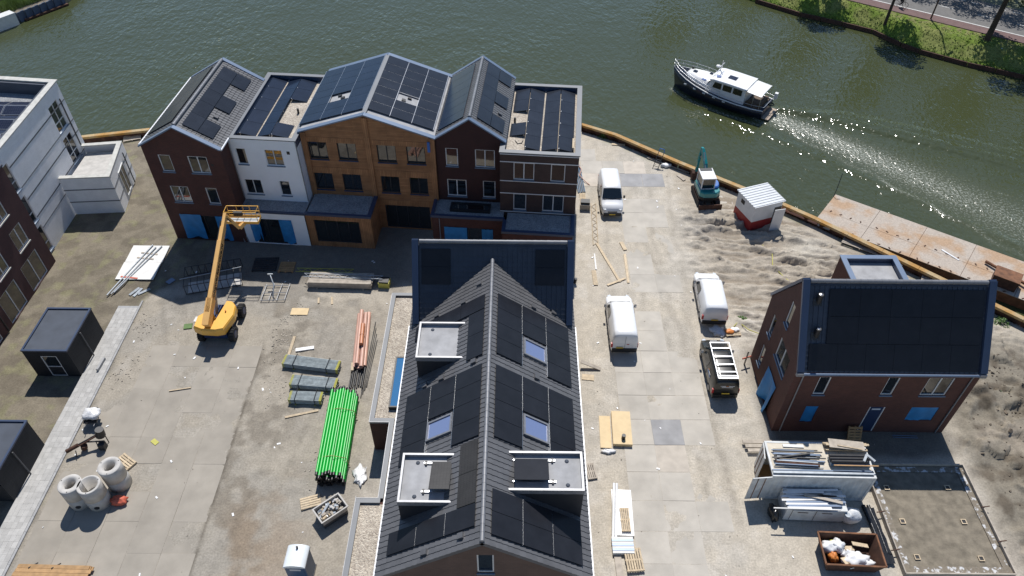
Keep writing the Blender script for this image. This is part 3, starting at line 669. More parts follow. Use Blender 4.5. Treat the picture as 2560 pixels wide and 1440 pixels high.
for k in range(5): 
    for b in range(2): panel(h1, PLf, 1.1+k*1.7, 1.1+(k+1)*1.7, (.55+b*1.15)*sl, (.55+(b+1)*1.15)*sl)
vent_box(h1, PR, 3.1, 2.1); MB().tube([(-.16,.1,9.12),(-.16,10.3,9.12)], .08, 8).build('gutter', 'gutter_white', h1); MB().tube([(6.2,.0,9.10),(6.2,1.6,9.10)], .08, 8).build('gutter', 'gutter_white', h1)
downpipe(h1, [(6.16,1.45,9.05),(6.16,1.45,3.6)]); MB().box(5.05,-.02,7.6,5.25,.0,7.78).build('wall_vent','black_plastic',h1)
# 2 white flat
h2 = thing('row_house', 'white rendered flat-roofed house between the red gable and the timber front', 'house', **ROW, group='row of houses by the water')
W2 = [(6.42,7.22,6.74,8.2),(8.71,10.10,6.74,8.2),(6.42,7.80,3.85,5.27),(9.26,10.10,3.85,5.27)]
mb = MB(fr_front(1.65)); facade(mb, 6.08, 11.3, 2.9, [(6.08,9.1),(11.3,9.1)], W2); mb.fr = None
mb.poly([(11.3,1.65,2.9),(11.3,11.7,2.9),(11.3,11.7,9.1),(11.3,1.65,9.1)]); mb.poly([(6.08,11.7,-.2),(11.3,11.7,-.2),(11.3,11.7,9.1),(6.08,11.7,9.1)])
mb.build('wall', 'render_white', h2)
for h, n in zip(W2, (1,2,2,1)): window(h2, fr_front(1.65), h, n, frame='frame_white' if n == 2 else 'frame_white', fw=.06)
G2 = [(7.0,10.22,.05,2.62)]; mb = MB(fr_front(0)); facade(mb, 6.10, 11.40, -.2, [(6.10,3.25),(11.40,3.25)], G2); mb.build('ground_floor_wall', 'render_white', h2)
window(h2, fr_front(0), G2[0], 3, 'frame_dark', sill=None, name='glass_door'); tarp(h2, fr_front(0), 9.2, 10.25, .2, 2.65, seed=4); tarp(h2, fr_front(0), 6.7, 7.6, .4, 2.6, seed=6, sag=.25)
flat_top(h2, 6.1, 11.35, 1.65, 11.7, 9.1, drop=.42)
mb = MB(); mb.box(6.12,-.06,3.24,11.5,.12,3.42); mb.build('canopy_coping', 'coping_dark', h2); MB().box(6.1,.12,3.0,11.4,1.64,3.28).build('canopy_roof', 'gravel_grey', h2)
MB().box(10.5,1.63,7.87,10.73,1.645,8.14).build('wall_vent','black_plastic',h2)
DX = [(5.75,6.6,-1),(6.62,7.88,1),(8.02,9.08,-1),(9.12,10.46,1)]
def ew_panels(par, cols, z, gaps=(), y0=2.6, n=5, d=1.775):
    for ci, (a, b, sg) in enumerate(cols):
        for k in range(n):
            if (ci, k) in gaps: continue
            za, zb = (z+.06, z+.30) if sg < 0 else (z+.30, z+.06)
            v = Vector((b-a, 0, zb-za)); P = Plane((a, y0+k*d, za), (0,1,0), v); L = v.length
            o = P.mb().box(.012, .0, -.03, d-.012, L, .0).build('solar_panel', 'solar_blue' if par is h2 else 'solar_row', par)
            MB().box(a+.05,y0+k*d+.05,z,a+.1,y0+k*d+.1,za).box(b-.1,y0+k*d+.05,z,b-.05,y0+k*d+.1,zb-.03).build('panel_foot','alu',o)
ew_panels(h2, DX, 8.68, {(3,1),(3,2)})
MB().tube([(10.22,6.28,8.65),(10.22,6.28,9.1)], .09, 10).build('roof_vent_pipe', 'black_plastic', h2); downpipe(h2, [(11.38,1.58,9.0),(11.38,1.58,3.4)])
# 3 timber double
h3 = thing('row_house', 'wide house with brown timber cladding and a low double gable', 'house', **ROW, group='row of houses by the water')
u3 = [(11.78,13.28),(14.10,15.61),(17.24,18.74),(19.57,21.05)]
W3 = [(a,b,6.72,8.30) for a,b in u3] + [(a,b,3.75,5.36) for a,b in u3] + [(17.28,21.03,.1,2.45)]
mb = MB(fr_front(2.9)); facade(mb, 11.35, 21.87, -.2, [(11.35,9.22),(16.61,10.9),(21.87,9.22)], W3, .2); mb.fr = None
mb.poly([(11.35,2.9,-.2),(11.35,12.4,-.2),(11.35,12.4,9.2),(11.35,2.9,9.2)]); mb.poly([(11.35,12.4,-.2),(21.87,12.4,-.2),(21.87,12.4,9.22),(16.61,12.4,10.9),(11.35,12.4,9.22)])
mb.build('wall', 'cladding', h3)
for h in W3[:8]: window(h3, fr_front(2.9), h, 2, 'frame_dark', sill='door_blue', d=.16)
window(h3, fr_front(2.9), W3[8], 4, 'frame_dark', sill=None, name='glass_door')
for a, b, c, d in ((11.36,16.3,8.32,8.75),(16.95,21.6,8.32,8.75),(11.36,16.3,5.38,5.95),(16.95,21.6,5.38,5.95),(16.95,21.6,2.5,3.0)): MB(fr_front(2.9)).box(a,-.025,c,b,.0,d).build('board_band','cladding_up',h3)

for a in (11.37, 16.38, 21.45): MB().box(a,2.80,-.1,a+.42,2.899,9.15 if a != 16.38 else 10.7).build('pilaster', 'cladding_up', h3)
PB = Plane((16.61,2.92,10.97),(0,1,0),(1,0,-.325)); PBl = Plane((16.61,2.92,10.97),(0,1,0),(-1,0,-.325)); s3 = math.hypot(1,.325)
for P in (PB, PBl): roof_slab(h3, P, 9.46, 5.26*s3, 'bitumen', .2)
MB().beam((16.61,3.0,11.02),(16.61,12.3,11.02),.34,.06).build('ridge_cap','coping_grey',h3)
for yy in (2.86, 12.36): zcop(h3, [((11.25,yy,9.24),(16.61,yy,11.03)),((16.61,yy,11.03),(21.95,yy,9.24))], .42, .10)
for k in range(7):
    for c in range(3):
        if c == 1 and k == 2: continue
        panel(h3, PB, .75+k*1.2, .75+(k+1)*1.2, (.12+c*1.64)*s3, (.12+(c+1)*1.64)*s3)
        panel(h3, PBl, .75+k*1.2, .75+(k+1)*1.2, (.18+c*1.75)*s3, (.18+(c+1)*1.75)*s3, 'solar_blue')
for c in range(4): PB.mb().box(.75,(.12+c*1.64)*s3-.02,.05,9.15,(.12+c*1.64)*s3+.02,.118).build('panel_rail','alu',h3); PBl.mb().box(.75,(.18+c*1.75)*s3-.02,.05,9.15,(.18+c*1.75)*s3+.02,.118).build('panel_rail','alu',h3)
for k in range(1,7): PB.mb().box(.75+k*1.2-.012,.12*s3,.05,.75+k*1.2+.012,5.04*s3,.112).build('panel_rail','alu',h3)
for P, b in ((PB,2.5),(PBl,2.7)): P.mb().box(3.3,b-.2,.0,3.6,b+.1,.12).box(3.9,b+.2,0,4.1,b+.5,.1).build('roof_passthrough','black_plastic',h3)
GE = [(12.05,15.76,.45,2.75)]; mb = MB(fr_front(.1)); facade(mb, 11.42, 16.74, -.2, [(11.42,3.2),(16.74,3.2)], GE, .2); mb.fr=None; mb.poly([(16.74,.1,-.2),(16.74,2.9,-.2),(16.74,2.9,3.2),(16.74,.1,3.2)]); mb.build('extension_wall','cladding_up',h3)
window(h3, fr_front(.1), GE[0], 4, 'frame_dark', sill=None, name='glass_door', d=.15)
MB().box(11.52,.3,3.0,16.5,2.88,3.26).build('extension_roof','gravel_grey',h3); MB().box(11.42,.04,3.2,16.8,.3,3.40).box(16.5,.3,3.199,16.8,2.9,3.399).build('extension_coping','coping_dark',h3)
MB().box(21.3,2.70,8.0,21.5,2.79,8.9).build('blue_rag','cover_blue',h3)
# 4 dark red gabled
h4 = thing('row_house', 'dark red brick gabled house with long skylight on its front extension', 'house', **ROW, group='row of houses by the water')
W4 = [(22.63,23.60,6.64,8.29),(24.94,26.49,6.64,8.29),(22.62,24.18,3.71,5.35),(25.50,26.51,3.71,5.35)]
mb = MB(fr_front(3.0)); facade(mb, 21.88, 27.28, 2.8, [(21.88,9.1),(24.58,10.9),(27.28,9.1)], W4); mb.fr=None
mb.poly([(27.28,3,-.2),(27.28,12.7,-.2),(27.28,12.7,9.1),(27.28,3,9.1)]); mb.poly([(21.88,12.7,-.2),(27.28,12.7,-.2),(27.28,12.7,9.1),(24.58,12.7,10.9),(21.88,12.7,9.1)]); mb.build('wall','brick_darkred',h4)
for h, n in zip(W4, (1,2,2,1)): window(h4, fr_front(3.0), h, n)
G4 = [(22.61,26.50,.05,2.28)]; mb = MB(fr_front(.75)); facade(mb, 21.6, 27.35, -.2, [(21.6,3.2),(27.35,3.2)], G4); mb.fr=None; mb.poly([(21.6,.75,-.2),(21.6,3,-.2),(21.6,3,3.2),(21.6,.75,3.2)]); mb.build('extension_wall','brick_red',h4)
window(h4, fr_front(.75), G4[0], 4, 'frame_dark', sill=None, name='glass_door'); tarp(h4, fr_front(.75), 22.55, 24.4, .2, 2.3, seed=8); tarp(h4, fr_front(.75), 25.6, 26.5, .2, 2.25, seed=9)
MB().box(21.75,.95,3.0,27.3,2.98,3.28).build('extension_roof','gravel_grey',h4); MB().box(21.5,.68,3.2,27.42,.95,3.42).box(21.5,.95,3.199,21.75,3.0,3.419).build('extension_coping','coping_dark',h4)
sk = MB().box(22.95,1.45,3.27,26.2,1.62,3.52).box(22.95,2.28,3.27,26.2,2.45,3.52).box(22.95,1.62,3.27,23.1,2.28,3.519).box(26.05,1.62,3.27,26.2,2.28,3.519).build('skylight','black_plastic',h4); MB().box(23.1,1.62,3.3,26.05,2.28,3.46).build('pane','glass',sk)
downpipe(h4, [(22.2,.70,3.1),(22.2,.70,.1)])
PR4 = Plane((24.58,3.02,10.97),(0,1,0),(1,0,-.667)); PL4 = Plane((24.58,3.02,10.97),(0,1,0),(-1,0,-.667)); s4 = math.hypot(1,.667)
for P in (PR4, PL4): roof_slab(h4, P, 9.66, 2.76*s4); tiles(h4, P, 9.5, 2.76*s4, 'roof_tile', a0=.16)
ridge(h4, (24.58,3.2,11.02), (24.58,12.5,11.02))
for yy in (2.98, 12.66): zcop(h4, [((21.85,yy,9.14),(24.58,yy,11.02)),((24.58,yy,11.02),(27.36,yy,9.14))], .36, .10)
for k in range(5):
    panel(h4, PR4, .62+k*1.74, .62+(k+1)*1.74, .44*s4, 1.45*s4)
    if k in (0, 2, 4): panel(h4, PR4, .62+k*1.74, .62+(k+1)*1.74, 1.46*s4, 2.44*s4)
for k in range(7):
    for c in range(1): panel(h4, PL4, .62+k*1.2, .62+(k+1)*1.2, .48*s4, 2.5*s4, 'solar_blue')
vent_box(h4, PR4, 3.0, 2.4)
# 5 dark brown flat with white bands
h5 = thing('row_house', 'dark brown brick flat-roofed end house with thin white bands', 'house', **ROW, group='row of houses by the water')
W5 = [(28.04,29.64,6.53,8.12),(30.90,32.0,6.53,8.12),(28.05,29.08,3.59,5.17),(30.37,32.04,3.59,5.17)]
mb = MB(fr_front(1.78)); facade(mb, 27.0, 32.98, 2.8, [(27.0,8.98),(32.98,8.98)], W5); mb.fr=None
mb.poly([(32.98,1.78,-.2),(32.98,12.1,-.2),(32.98,12.1,8.98),(32.98,1.78,8.98)]); mb.poly([(27,12.1,-.2),(32.98,12.1,-.2),(32.98,12.1,8.98),(27,12.1,8.98)]); mb.poly([(27,1.78,-.2),(27,12.1,-.2),(27,12.1,8.98),(27,1.78,8.98)]); mb.build('wall','brick_brown',h5)
for h, n in zip(W5, (2,1,1,2)): window(h5, fr_front(1.78), h, n)
def bandcut(z, hs):
    segs = [(27.0,32.99)]
    for h in hs:
        if h[2]-.1 < z < h[3]: segs = [q for s in segs for q in ((s[0],h[0]-.02),(h[1]+.02,s[1]))]
    return segs
for z in (8.86, 8.17, 6.40, 5.22, 3.40):
    mb = MB()
    for a, b in bandcut(z, W5): mb.box(a,1.755,z-.035,b,1.779,z+.035)
    mb.build('white_band','frame_white',h5)
mb = MB(); mb.poly([(27.4,-.74,-.2),(32.9,-.74,-.2),(32.9,-.74,3.2),(27.4,-.74,3.2)]).poly([(32.9,-.74,-.2),(32.9,1.78,-.2),(32.9,1.78,3.2),(32.9,-.74,3.2)]).poly([(27.4,-.74,-.2),(27.4,.75,-.2),(27.4,.75,3.2),(27.4,-.74,3.2)]); mb.build('extension_wall','brick_red',h5)
MB().box(27.6,-.5,3.0,32.7,1.76,3.26).build('extension_roof','gravel_grey',h5); MB().box(27.32,-.8,3.2,33.0,-.5,3.40).box(32.7,-.5,3.199,33.0,1.77,3.399).box(27.32,-.5,3.199,27.6,.7,3.399).build('extension_coping','coping_dark',h5)
flat_top(h5, 27.0, 33.0, 1.78, 12.1, 8.98, drop=.40)
ew_panels(h5, [(27.50,28.70,-1),(28.76,29.96,1),(30.08,31.27,-1),(31.33,32.52,1)], 8.58, {(0,2),(0,0)}, y0=2.8)
MB().tube([(27.76,6.69,8.5),(27.76,6.69,9.0)], .09, 10).build('roof_vent_pipe','black_plastic',h5); MB().box(32.42,3.0,8.62,32.54,4.3,8.9).build('loose_plank','timber',h5); MB().tube([(28.0,4.0,8.62),(28.2,3.6,8.62),(28.5,3.7,8.62),(28.6,4.1,8.62)],.03,6).build('cable','black_plastic',h5)

# ------------------------------------------------------------------ white block and brick block on the left
lb = thing('apartment_block', 'white brick flat-roofed block with thin dark string courses and low annex', 'building', (-38.0,44.4,0), R(90)-math.atan2(11.6,.0)+R(0))
lb.rotation_euler = (0,0,0)
def frE(o, y0, y1, x0, x1):        # east-facing wall from (x0,y0) to (x1,y1): a along, b inward (west)
    A = Vector((x1-x0, y1-y0, 0)).normalized(); return (Vector((x0,y0,0)), A, Vector((-A.y, A.x, 0)), Vector((0,0,1)))
fe = frE(None, 0, 11.6, .3, 0.0); LW = 11.6
def onE(h): return h
WE = [(9.0,10.6,6.2,8.6),(8.9,10.5,3.2,5.6),(.25,1.6,6.1,8.5),(.3,1.6,3.1,5.5),(.3,1.6,.2,2.6)]
mb = MB(fe); facade(mb, 0, LW, -.2, [(0,9.62),(LW,9.62)], WE); mb.fr=None
mb.poly([(0,11.6,-.2),(-16,13.2,-.2),(-16,13.2,9.62),(0,11.6,9.62)]); mb.build('wall','brick_white',lb)
for h in WE: window(lb, fe, h, 2, trans=.8, glassm='glass')
for z in (8.0,6.1,5.0,3.3,2.2): 
    mb = MB(fe); segs = [(0,LW)]
    for h in WE:
        if h[2]-.1 < z < h[3]+.05: segs = [q for s in segs for q in ((s[0],max(s[0],h[0]-.02)),(h[1]+.02,s[1])) if q[1]-q[0] > .05]
    for a, b in segs: mb.box(a,-.012,z-.045,b,.0,z+.045)
    mb.build('string_course','coping_grey',lb)
mb = MB(); A, B, C, D = Vector((.35,-.2,0)), Vector((.05,11.7,0)), Vector((-16,13.3,0)), Vector((-16,-.2,0))
mb.beam(A+Vector((-.25,0,9.66)), B+Vector((-.25,-.2,9.66)), .5, .10); mb.beam(B+Vector((0,-.2,9.658)), C+Vector((0,-.2,9.658)), .5, .10); mb.build('coping','coping_stone',lb)
MB().prism([(-.3,-.2),(-.55,11.1),(-16,12.7),(-16,-.2)],8.4,8.6).build('roof_deck','gravel_grey',lb); MB().prism([(-.45,-.2),(-.7,11.1),(-.55,11.12),(-.3,-.2)][::-1],8.6,9.6).prism([(-.6,11.0),(-16,12.6),(-16,12.75),(-.6,11.15)][::-1],8.6,9.6).build('parapet','bitumen_dark',lb)
for j in range(4):
    for i in range(4):
        P = Plane((-2.3-i*1.75, 2.0+j*2.0, 8.9), (0,1,0), (-1,0,.0)); Q = Plane((-1.2-i*1.8, 1.3+j*2.1, 8.75+.1),( -1,0,0),(0,1,.28 if True else 0))
        Q.mb().box(.06,.06,-.02,1.72,1.0,.012).build('solar_panel','solar_grid',lb); Q.mb().box(.02,.02,-.03,1.76,1.04,0).build('panel_frame','alu',lb); Plane((-1.2-i*1.8,1.3+j*2.1+2.02,8.85),(-1,0,0),(0,-1,.28)).mb().box(.02,.02,-.03,1.76,.98,0).build('panel_frame','alu',lb); Plane((-1.2-i*1.8,1.3+j*2.1+2.02,8.85),(-1,0,0),(0,-1,.28)).mb().box(.06,.06,-.02,1.72,.94,.012).build('solar_panel','solar_grid',lb)
downpipe(lb, [(.08,10.9,8.4),(.08,10.9,3.9)], .05, 'steel_dark')
AN = [(4.27,6.4),(3.30,11.7),(.02,11.2),(.16,6.05)]; nA = len(AN)
mb = MB(); zz = 3.75
for k in range(nA):
    (ax, ay), (bx, by) = AN[k], AN[(k+1) % nA]
    if k == 2: continue
    mb.poly([(ax,ay,-.2),(bx,by,-.2),(bx,by,zz),(ax,ay,zz)])
mb.build('annex_wall','brick_white',lb)
for z in (2.55,1.3):
    mb = MB(); mb.beam((AN[3][0],AN[3][1]-.01,z),(AN[0][0]+.01,AN[0][1]-.01,z),.03,.09); mb.beam((AN[0][0]+.01,AN[0][1],z),(AN[1][0]+.01,AN[1][1],z),.03,.09); mb.build('string_course','coping_grey',lb)
mb = MB()
for k in (0, 1, 3):
    a, b = Vector((*AN[k],zz)), Vector((*AN[(k+1) % nA],zz)); c = Vector((2,8.8,zz)); o_ = (c-(a+b)/2).normalized()*.18; d_ = (b-a).normalized()*(.0 if k != 1 else -.3); mb.beam(a+o_-d_*.0, b+o_+d_*0, .4, .10 + .001*k)
mb.build('annex_coping','coping_stone',lb); MB().prism([(3.95,6.8),(3.05,11.3),(.3,10.9),(.4,6.5)],2.95,3.05).build('annex_deck','concrete',lb)
fa = frE(None, AN[0][1], AN[1][1], AN[0][0]+.02, AN[1][0]+.02); window(lb, fa, (1.9,3.5,.3,2.8), 2, glassm='glass', sill=None, d=.0); downpipe(lb, [(3.62,10.6,3.3),(3.62,10.6,.1)], .05, 'steel_dark')
bb = thing('apartment_block', 'dark red brick block with tall white-framed glazed doors at the left edge', 'building', (-36.95,14,0))
fb = ((0,0,0),(0,1,0),(-1,0,0),(0,0,1)); LB = 30.45
WB = []
for y in (27.7,24.6,18.5,15.2,9.0): WB.append((y-.1,y+1.45,3.4,5.2))
for y in (27.2,24.2,18.5,15.2,9.0): WB.append((y,y+1.4,6.3,8.1))
DB = [(28.0-1.2,29.2,.1,2.5),(23.4,25.8,.1,2.5),(19.6,22.0,.1,2.5),(15.8,18.2,.1,2.5),(9.6,12,.1,2.5)]
mb = MB(fb); facade(mb, 0, LB, -.2, [(0,9.3),(LB,9.3)], WB+DB); mb.fr=None; mb.poly([(0,LB,-.2),(-14,LB,-.2),(-14,LB,9.3),(0,LB,9.3)]); mb.build('wall','brick_aub',bb)
for h in WB: window(bb, fb, h, 2, sill='coping_stone')
for h in DB: window(bb, fb, h, 2, name='glass_door', sill=None)
MB().box(-14,0,9.28,.05,LB+.05,9.4).build('roof','bitumen_dark',bb); downpipe(bb, [(.06,22.7,9.2),(.06,22.7,.1)], .05, 'steel_dark')

# ------------------------------------------------------------------ two dark garden sheds
def shed(y0, label):
    s = thing('garden_shed', label, 'shed', (-32.95,y0,0), group='dark garden sheds beside the pavement')
    D = [(1.05,2.12,.05,2.1)]; mb = MB(fr_front(0)); facade(mb, 0, 3.05, -.1, [(0,2.6),(3.05,2.6)], D, .08); mb.fr=None
    mb.poly([(3.05,0,-.1),(3.05,4,-.1),(3.05,4,2.6),(3.05,0,2.6)]).poly([(0,0,-.1),(0,4,-.1),(0,4,2.6),(0,0,2.6)]).poly([(0,4,-.1),(3.05,4,-.1),(3.05,4,2.6),(0,4,2.6)]); mb.build('wall','brick_black',s)
    d = window(s, fr_front(0), D[0], 1, sill=None, d=.05, name='door', trans=.95, fw=.05); MB().box(1.1,.03,.1,2.07,.045,1.0).build('door_panel','frame_dark',d)
    MB().box(.08,.08,2.55,2.97,3.92,2.60).build('roof_deck','bitumen_dark',s); MB().box(-.03,-.03,2.58,3.08,.10,2.70).box(-.03,3.9,2.58,3.08,4.03,2.70).box(-.03,.10,2.58,.09,3.9,2.699).box(2.96,.10,2.58,3.08,3.9,2.699).build('roof_edge','coping_dark',s)
    downpipe(s, [(3.12,1.85,2.45),(3.16,1.85,.02)], .045, 'rubber_grey')
    return s
shed(32.65, 'black boarded garden shed with a half-glazed door, farther along the pavement'); shed(23.0, 'black boarded garden shed cut by the left edge, near the concrete rings')
# ------------------------------------------------------------------ central building with long pitched roof
PDEF[0] = 'solar'
cb = thing('house', 'long brick house with dark tiled roof, solar panels and three dormer boxes, centre front', 'house')
XR, ZR, MM = -1.23, 9.6, .707; sc = math.hypot(1, MM); Y0, Y1 = 15.8, 34.75
GW = (-1.52,-.72,6.28,8.12)
mb = MB(fr_front(15.95)); facade(mb, -6.2, 3.75, -.2, [(-6.2,5.95),(XR,9.42),(3.75,5.95)], [GW]); mb.fr=None
mb.poly([(-6.2,15.95,-.2),(-6.2,38,-.2),(-6.2,38,5.95),(-6.2,15.95,5.95)]).poly([(3.75,15.95,-.2),(3.75,38,-.2),(3.75,38,5.95),(3.75,15.95,5.95)]); mb.build('wall','brick_gable',cb)
window(cb, fr_front(15.95), GW, 1)
PRc = Plane((XR,Y0,ZR-.03),(0,1,0),(1,0,-MM)); PLc = Plane((XR,Y0,ZR-.03),(0,1,0),(-1,0,-MM)); LB_ = 5.24*sc
for P, nm in ((PRc,150),(PLc,150)):
    roof_slab(cb, P, Y1-Y0, LB_, a0=.02); tiles(cb, P, Y1-Y0, LB_, 'roof_tile', single=nm)
ridge(cb, (XR,Y0+.05,ZR+.03), (XR,Y1-.2,ZR+.03), .12)
for s, x in ((-1,-6.52),(1,4.06)): MB().box(x-.05,Y0+.05,5.74,x+.05,32.3,5.88).build('gutter','gutter_white',cb)
ya = lambda y: y-Y0; xb = lambda x: abs(x-XR)*sc
RC = [-.90,.56,2.03,3.49]; LC = [-1.54,-3.0,-4.46,-5.92]
def rowset(P, X, c, ytop, rows, h=1.172):
    for k in range(rows): panel(cb, P, ya(ytop-(k+1)*h), ya(ytop-k*h), xb(X[c]), xb(X[c+1]))
for c, n in ((0,4),(1,2),(2,4)): rowset(PRc, RC, c, 31.78, n); rowset(PRc, RC, c, 26.27, n)
for c in range(3): rowset(PRc, RC, c, 18.66, 2)
for c in range(3): rowset(PLc, LC, c, 31.70, 1)
for k in range(2): panel(cb, PLc, ya(30.48-(k+1)*1.75), ya(30.48-k*1.75), xb(-1.54), xb(-2.48)); panel(cb, PLc, ya(21.45-(k+1)*1.775), ya(21.45-k*1.775), xb(-1.55), xb(-2.47), 'solar_tile')
for c, n in ((0,4),(1,2),(2,4)): rowset(PLc, LC, c, 26.32, n)
for c in range(3): rowset(PLc, LC, c, 17.88, 1)
# panel rails showing as thin pale lines between columns
for P, X, sets in ((PRc, RC, ((27.1,31.78),(21.6,26.27),(16.32,18.66))), (PLc, LC, ((21.65,26.32),(16.73,17.88)))):
    for y0, y1 in sets:
        for x in X[1:3]: P.mb().box(ya(y0), xb(x)-.014, .05, ya(y1), xb(x)+.014, .105).build('panel_rail','alu',cb)
def skylight(P, y0, y1, xa, xb_, seed):
    o = P.mb().box(ya(y0),xb(xa),.02,ya(y0)+.10,xb(xb_),.16).box(ya(y1)-.10,xb(xa),.02,ya(y1),xb(xb_),.16).box(ya(y0)+.1,xb(xa),.02,ya(y1)-.1,xb(xa)+.10,.159).box(ya(y0)+.1,xb(xb_)-.1,.02,ya(y1)-.1,xb(xb_),.159).build('roof_window','zinc',cb)
    P.mb().box(ya(y0)+.1,xb(xa)+.1,.03,ya(y1)-.1,xb(xb_)-.1,.10).build('pane','glass_sky',o)
skylight(PRc, 27.95, 29.2, .66, 1.98, 1); skylight(PRc, 22.45, 23.75, .62, 1.98, 2); skylight(PLc, 22.55, 23.75, -3.05, -4.44, 3)
for P, y, x in ((PLc,31.95,-2.9),(PLc,32.9,-1.95),(PLc,31.95,-4.6),(PLc,26.75,-2.05),(PLc,26.6,-3.9),(PLc,26.6,-4.9),(PLc,16.45,-2.2),(PLc,16.25,-3.95),(PRc,32.2,1.3),(PRc,26.7,1.4),(PRc,32.6,2.6)): vent_box(cb, P, ya(y), xb(x))
def dormer(x0, x1, y0, y1, zt, side):
    """box dormer: flat lead-grey top, upstand rim, cheeks down to the slope"""
    xo = x0 if side < 0 else x1; zlow = ZR - MM*abs(xo-XR) - .1
    mb = MB(); xi = x1 if side < 0 else x0; zi = ZR-MM*abs(xi-XR)-.1
    for y in (y0, y1): mb.poly([(xo,y,zlow),(xi,y,zi),(xi,y,zt-.34),(xo,y,zt-.34)] if zi < zt-.34 else [(xo,y,zlow),(xi,y,zt-.34),(xo,y,zt-.34)])
    mb.poly([(xo,y0,zlow),(xo,y1,zlow),(xo,y1,zt-.34),(xo,y0,zt-.34)]); d = mb.build('dormer','frame_dark',cb)
    MB().box(x0,y0,zt-.30,x1,y1,zt-.24).build('dormer_deck','bitumen',d)
    w = .08; m2 = MB().box(x0-.03,y0-.03,zt-.34,x1+.03,y0+w,zt).box(x0-.03,y1-w,zt-.34,x1+.03,y1+.03,zt)
    if side < 0: m2.box(x0-.03,y0+w,zt-.34,x0+w,y1-w,zt-.001)
    else: m2.box(x1-w,y0+w,zt-.34,x1+.03,y1-w,zt-.001)
    m2.build('dormer_rim','zinc',d)
    for yy in (y0+.4, y1-.4): MB().lathe([(.001,.03),(.10,.03),(.11,0)],(x0+.75 if side < 0 else x1-.75,yy,zt-.24),12).build('roof_drain','bitumen_dark',d)
    return d
dormer(-5.42,-2.66,27.5,30.2,8.5,-1); d2 = dormer(-5.42,-2.60,18.45,21.15,8.45,-1); d3 = dormer(-.22,3.58,18.95,21.1,8.80,1)
def loose_panel(d, x0, x1, y0, y1, z, mat):
    P = Plane((x0,y1,z+.12),(1,0,0),(0,-1,.25)); P.mb().box(0,0,-.03,x1-x0,(y1-y0)*1.03,0).build('solar_panel',mat,d)
    for y in (y1-.05, y0+.15): MB().box(x0-.4,y-.04,z,x1+.35,y+.04,z+.08).build('panel_rail','alu',d); 
    for x in (x0-.3, x1+.2):
        for y in (y0+.15, y1-.05): MB().box(x-.05,y-.12,z,x+.05,y+.12,z+.10).build('ballast_foot','black_plastic',d)
loose_panel(d2,-3.95,-2.95,18.95,20.75,8.22,'solar_tile'); loose_panel(d3,.2,1.9,19.35,20.75,8.57,'solar')
# cross wing
CZ, CY, CM = 10.45, 35.2, 1.38; cs = math.hypot(1, CM)
PF = Plane((-6.2,CY,CZ),(1,0,0),(0,-1,-CM)); PK = Plane((-6.2,CY,CZ),(1,0,0),(0,1,-CM))
for P in (PF, PK): roof_slab(cb, P, 10.0, 3.05*cs, 'roof_tile_blue'); tiles(cb, P, 9.62, 3.05*cs, 'roof_tile_blue', w=.31, a0=.38)
ridge(cb, (-5.8,CY,CZ+.06), (3.4,CY,CZ+.06), .14, 'ridge_metal')
mb = MB()
for x in (-6.15, 3.82): mb.poly([(x,32.2,-.2),(x,38.2,-.2),(x,38.2,6.3),(x,CY,CZ),(x,32.2,6.3)])
mb.poly([(-6.15,38.2,-.2),(3.82,38.2,-.2),(3.82,38.2,6.3),(-6.15,38.2,6.3)]); mb.build('cross_wall','brick_gable',cb)
for x in (-6.06, 3.64):
    mb = MB()
    for sg in (-1, 1): mb.beam((x,CY,CZ+.17),(x,CY+sg*3.12,CZ+.17-CM*3.12),.40,.16)
    mb.build('verge_coping','coping_dark',cb)
    MB().box(x-.2,31.96,6.02,x+.2,32.12,6.22).build('coping_foot','coping_grey',cb)
for x0 in (-5.68, 1.44):
    for k in range(2): PF.mb().box(x0+6.2+.01,.42+k*1.13,.06,x0+6.2+1.83,.42+(k+1)*1.13-.02,.10).build('solar_panel','solar',cb)
# flat extension on the left
EX = [(-8.68,21.7),(-7.43,21.7),(-7.43,26.9),(-8.68,26.9),(-8.6,38.1),(-6.2,38.1),(-6.2,15.9),(-8.68,15.9)]
MB().prism(EX,-.2,2.85).build('extension_wall','brick_red',cb); MB().prism([(-8.4,16.1),(-6.2,16.1),(-6.2,37.8),(-8.35,37.8),(-8.42,27.2),(-7.15,27.2),(-7.15,21.4),(-8.4,21.4)],2.85,2.90).build('extension_roof','gravel',cb)
mb = MB()
for (a, b), k in (((( -8.54,15.9),(-8.54,21.7)),0),(((-8.68,21.56),(-7.3,21.56)),1),(((-7.29,21.7),(-7.29,26.9)),2),(((-7.15,27.04),(-8.68,27.04)),3),(((-8.54,27.18),(-8.47,38.1)),4),(((-8.6,37.98),(-6.3,37.98)),5)): mb.beam((*a,2.93),(*b,2.93),.28,.24+.002*k)
mb.build('extension_coping','coping_grey',cb)
mb = MB()
for a, b in (((-8.69,15.9),(-8.69,21.8)),((-8.69,21.71),(-7.4,21.71)),((-7.44,21.7),(-7.44,26.9)),((-8.69,26.88),(-7.4,26.88)),((-8.69,26.9),(-8.62,38.1))): mb.beam((*a,3.04),(*b,3.04),.03,.05)
mb.build('edge_trim','zinc',cb)
sk = MB().box(-7.62,27.9,2.88,-6.7,28.0,3.2).box(-7.62,31.9,2.88,-6.7,32.0,3.2).box(-7.62,28.0,2.88,-7.52,31.9,3.199).box(-6.8,28.0,2.88,-6.7,31.9,3.199).build('flat_skylight','black_plastic',cb); MB().box(-7.52,28.0,2.9,-6.8,31.9,3.17).build('pane','glass_blue',sk)

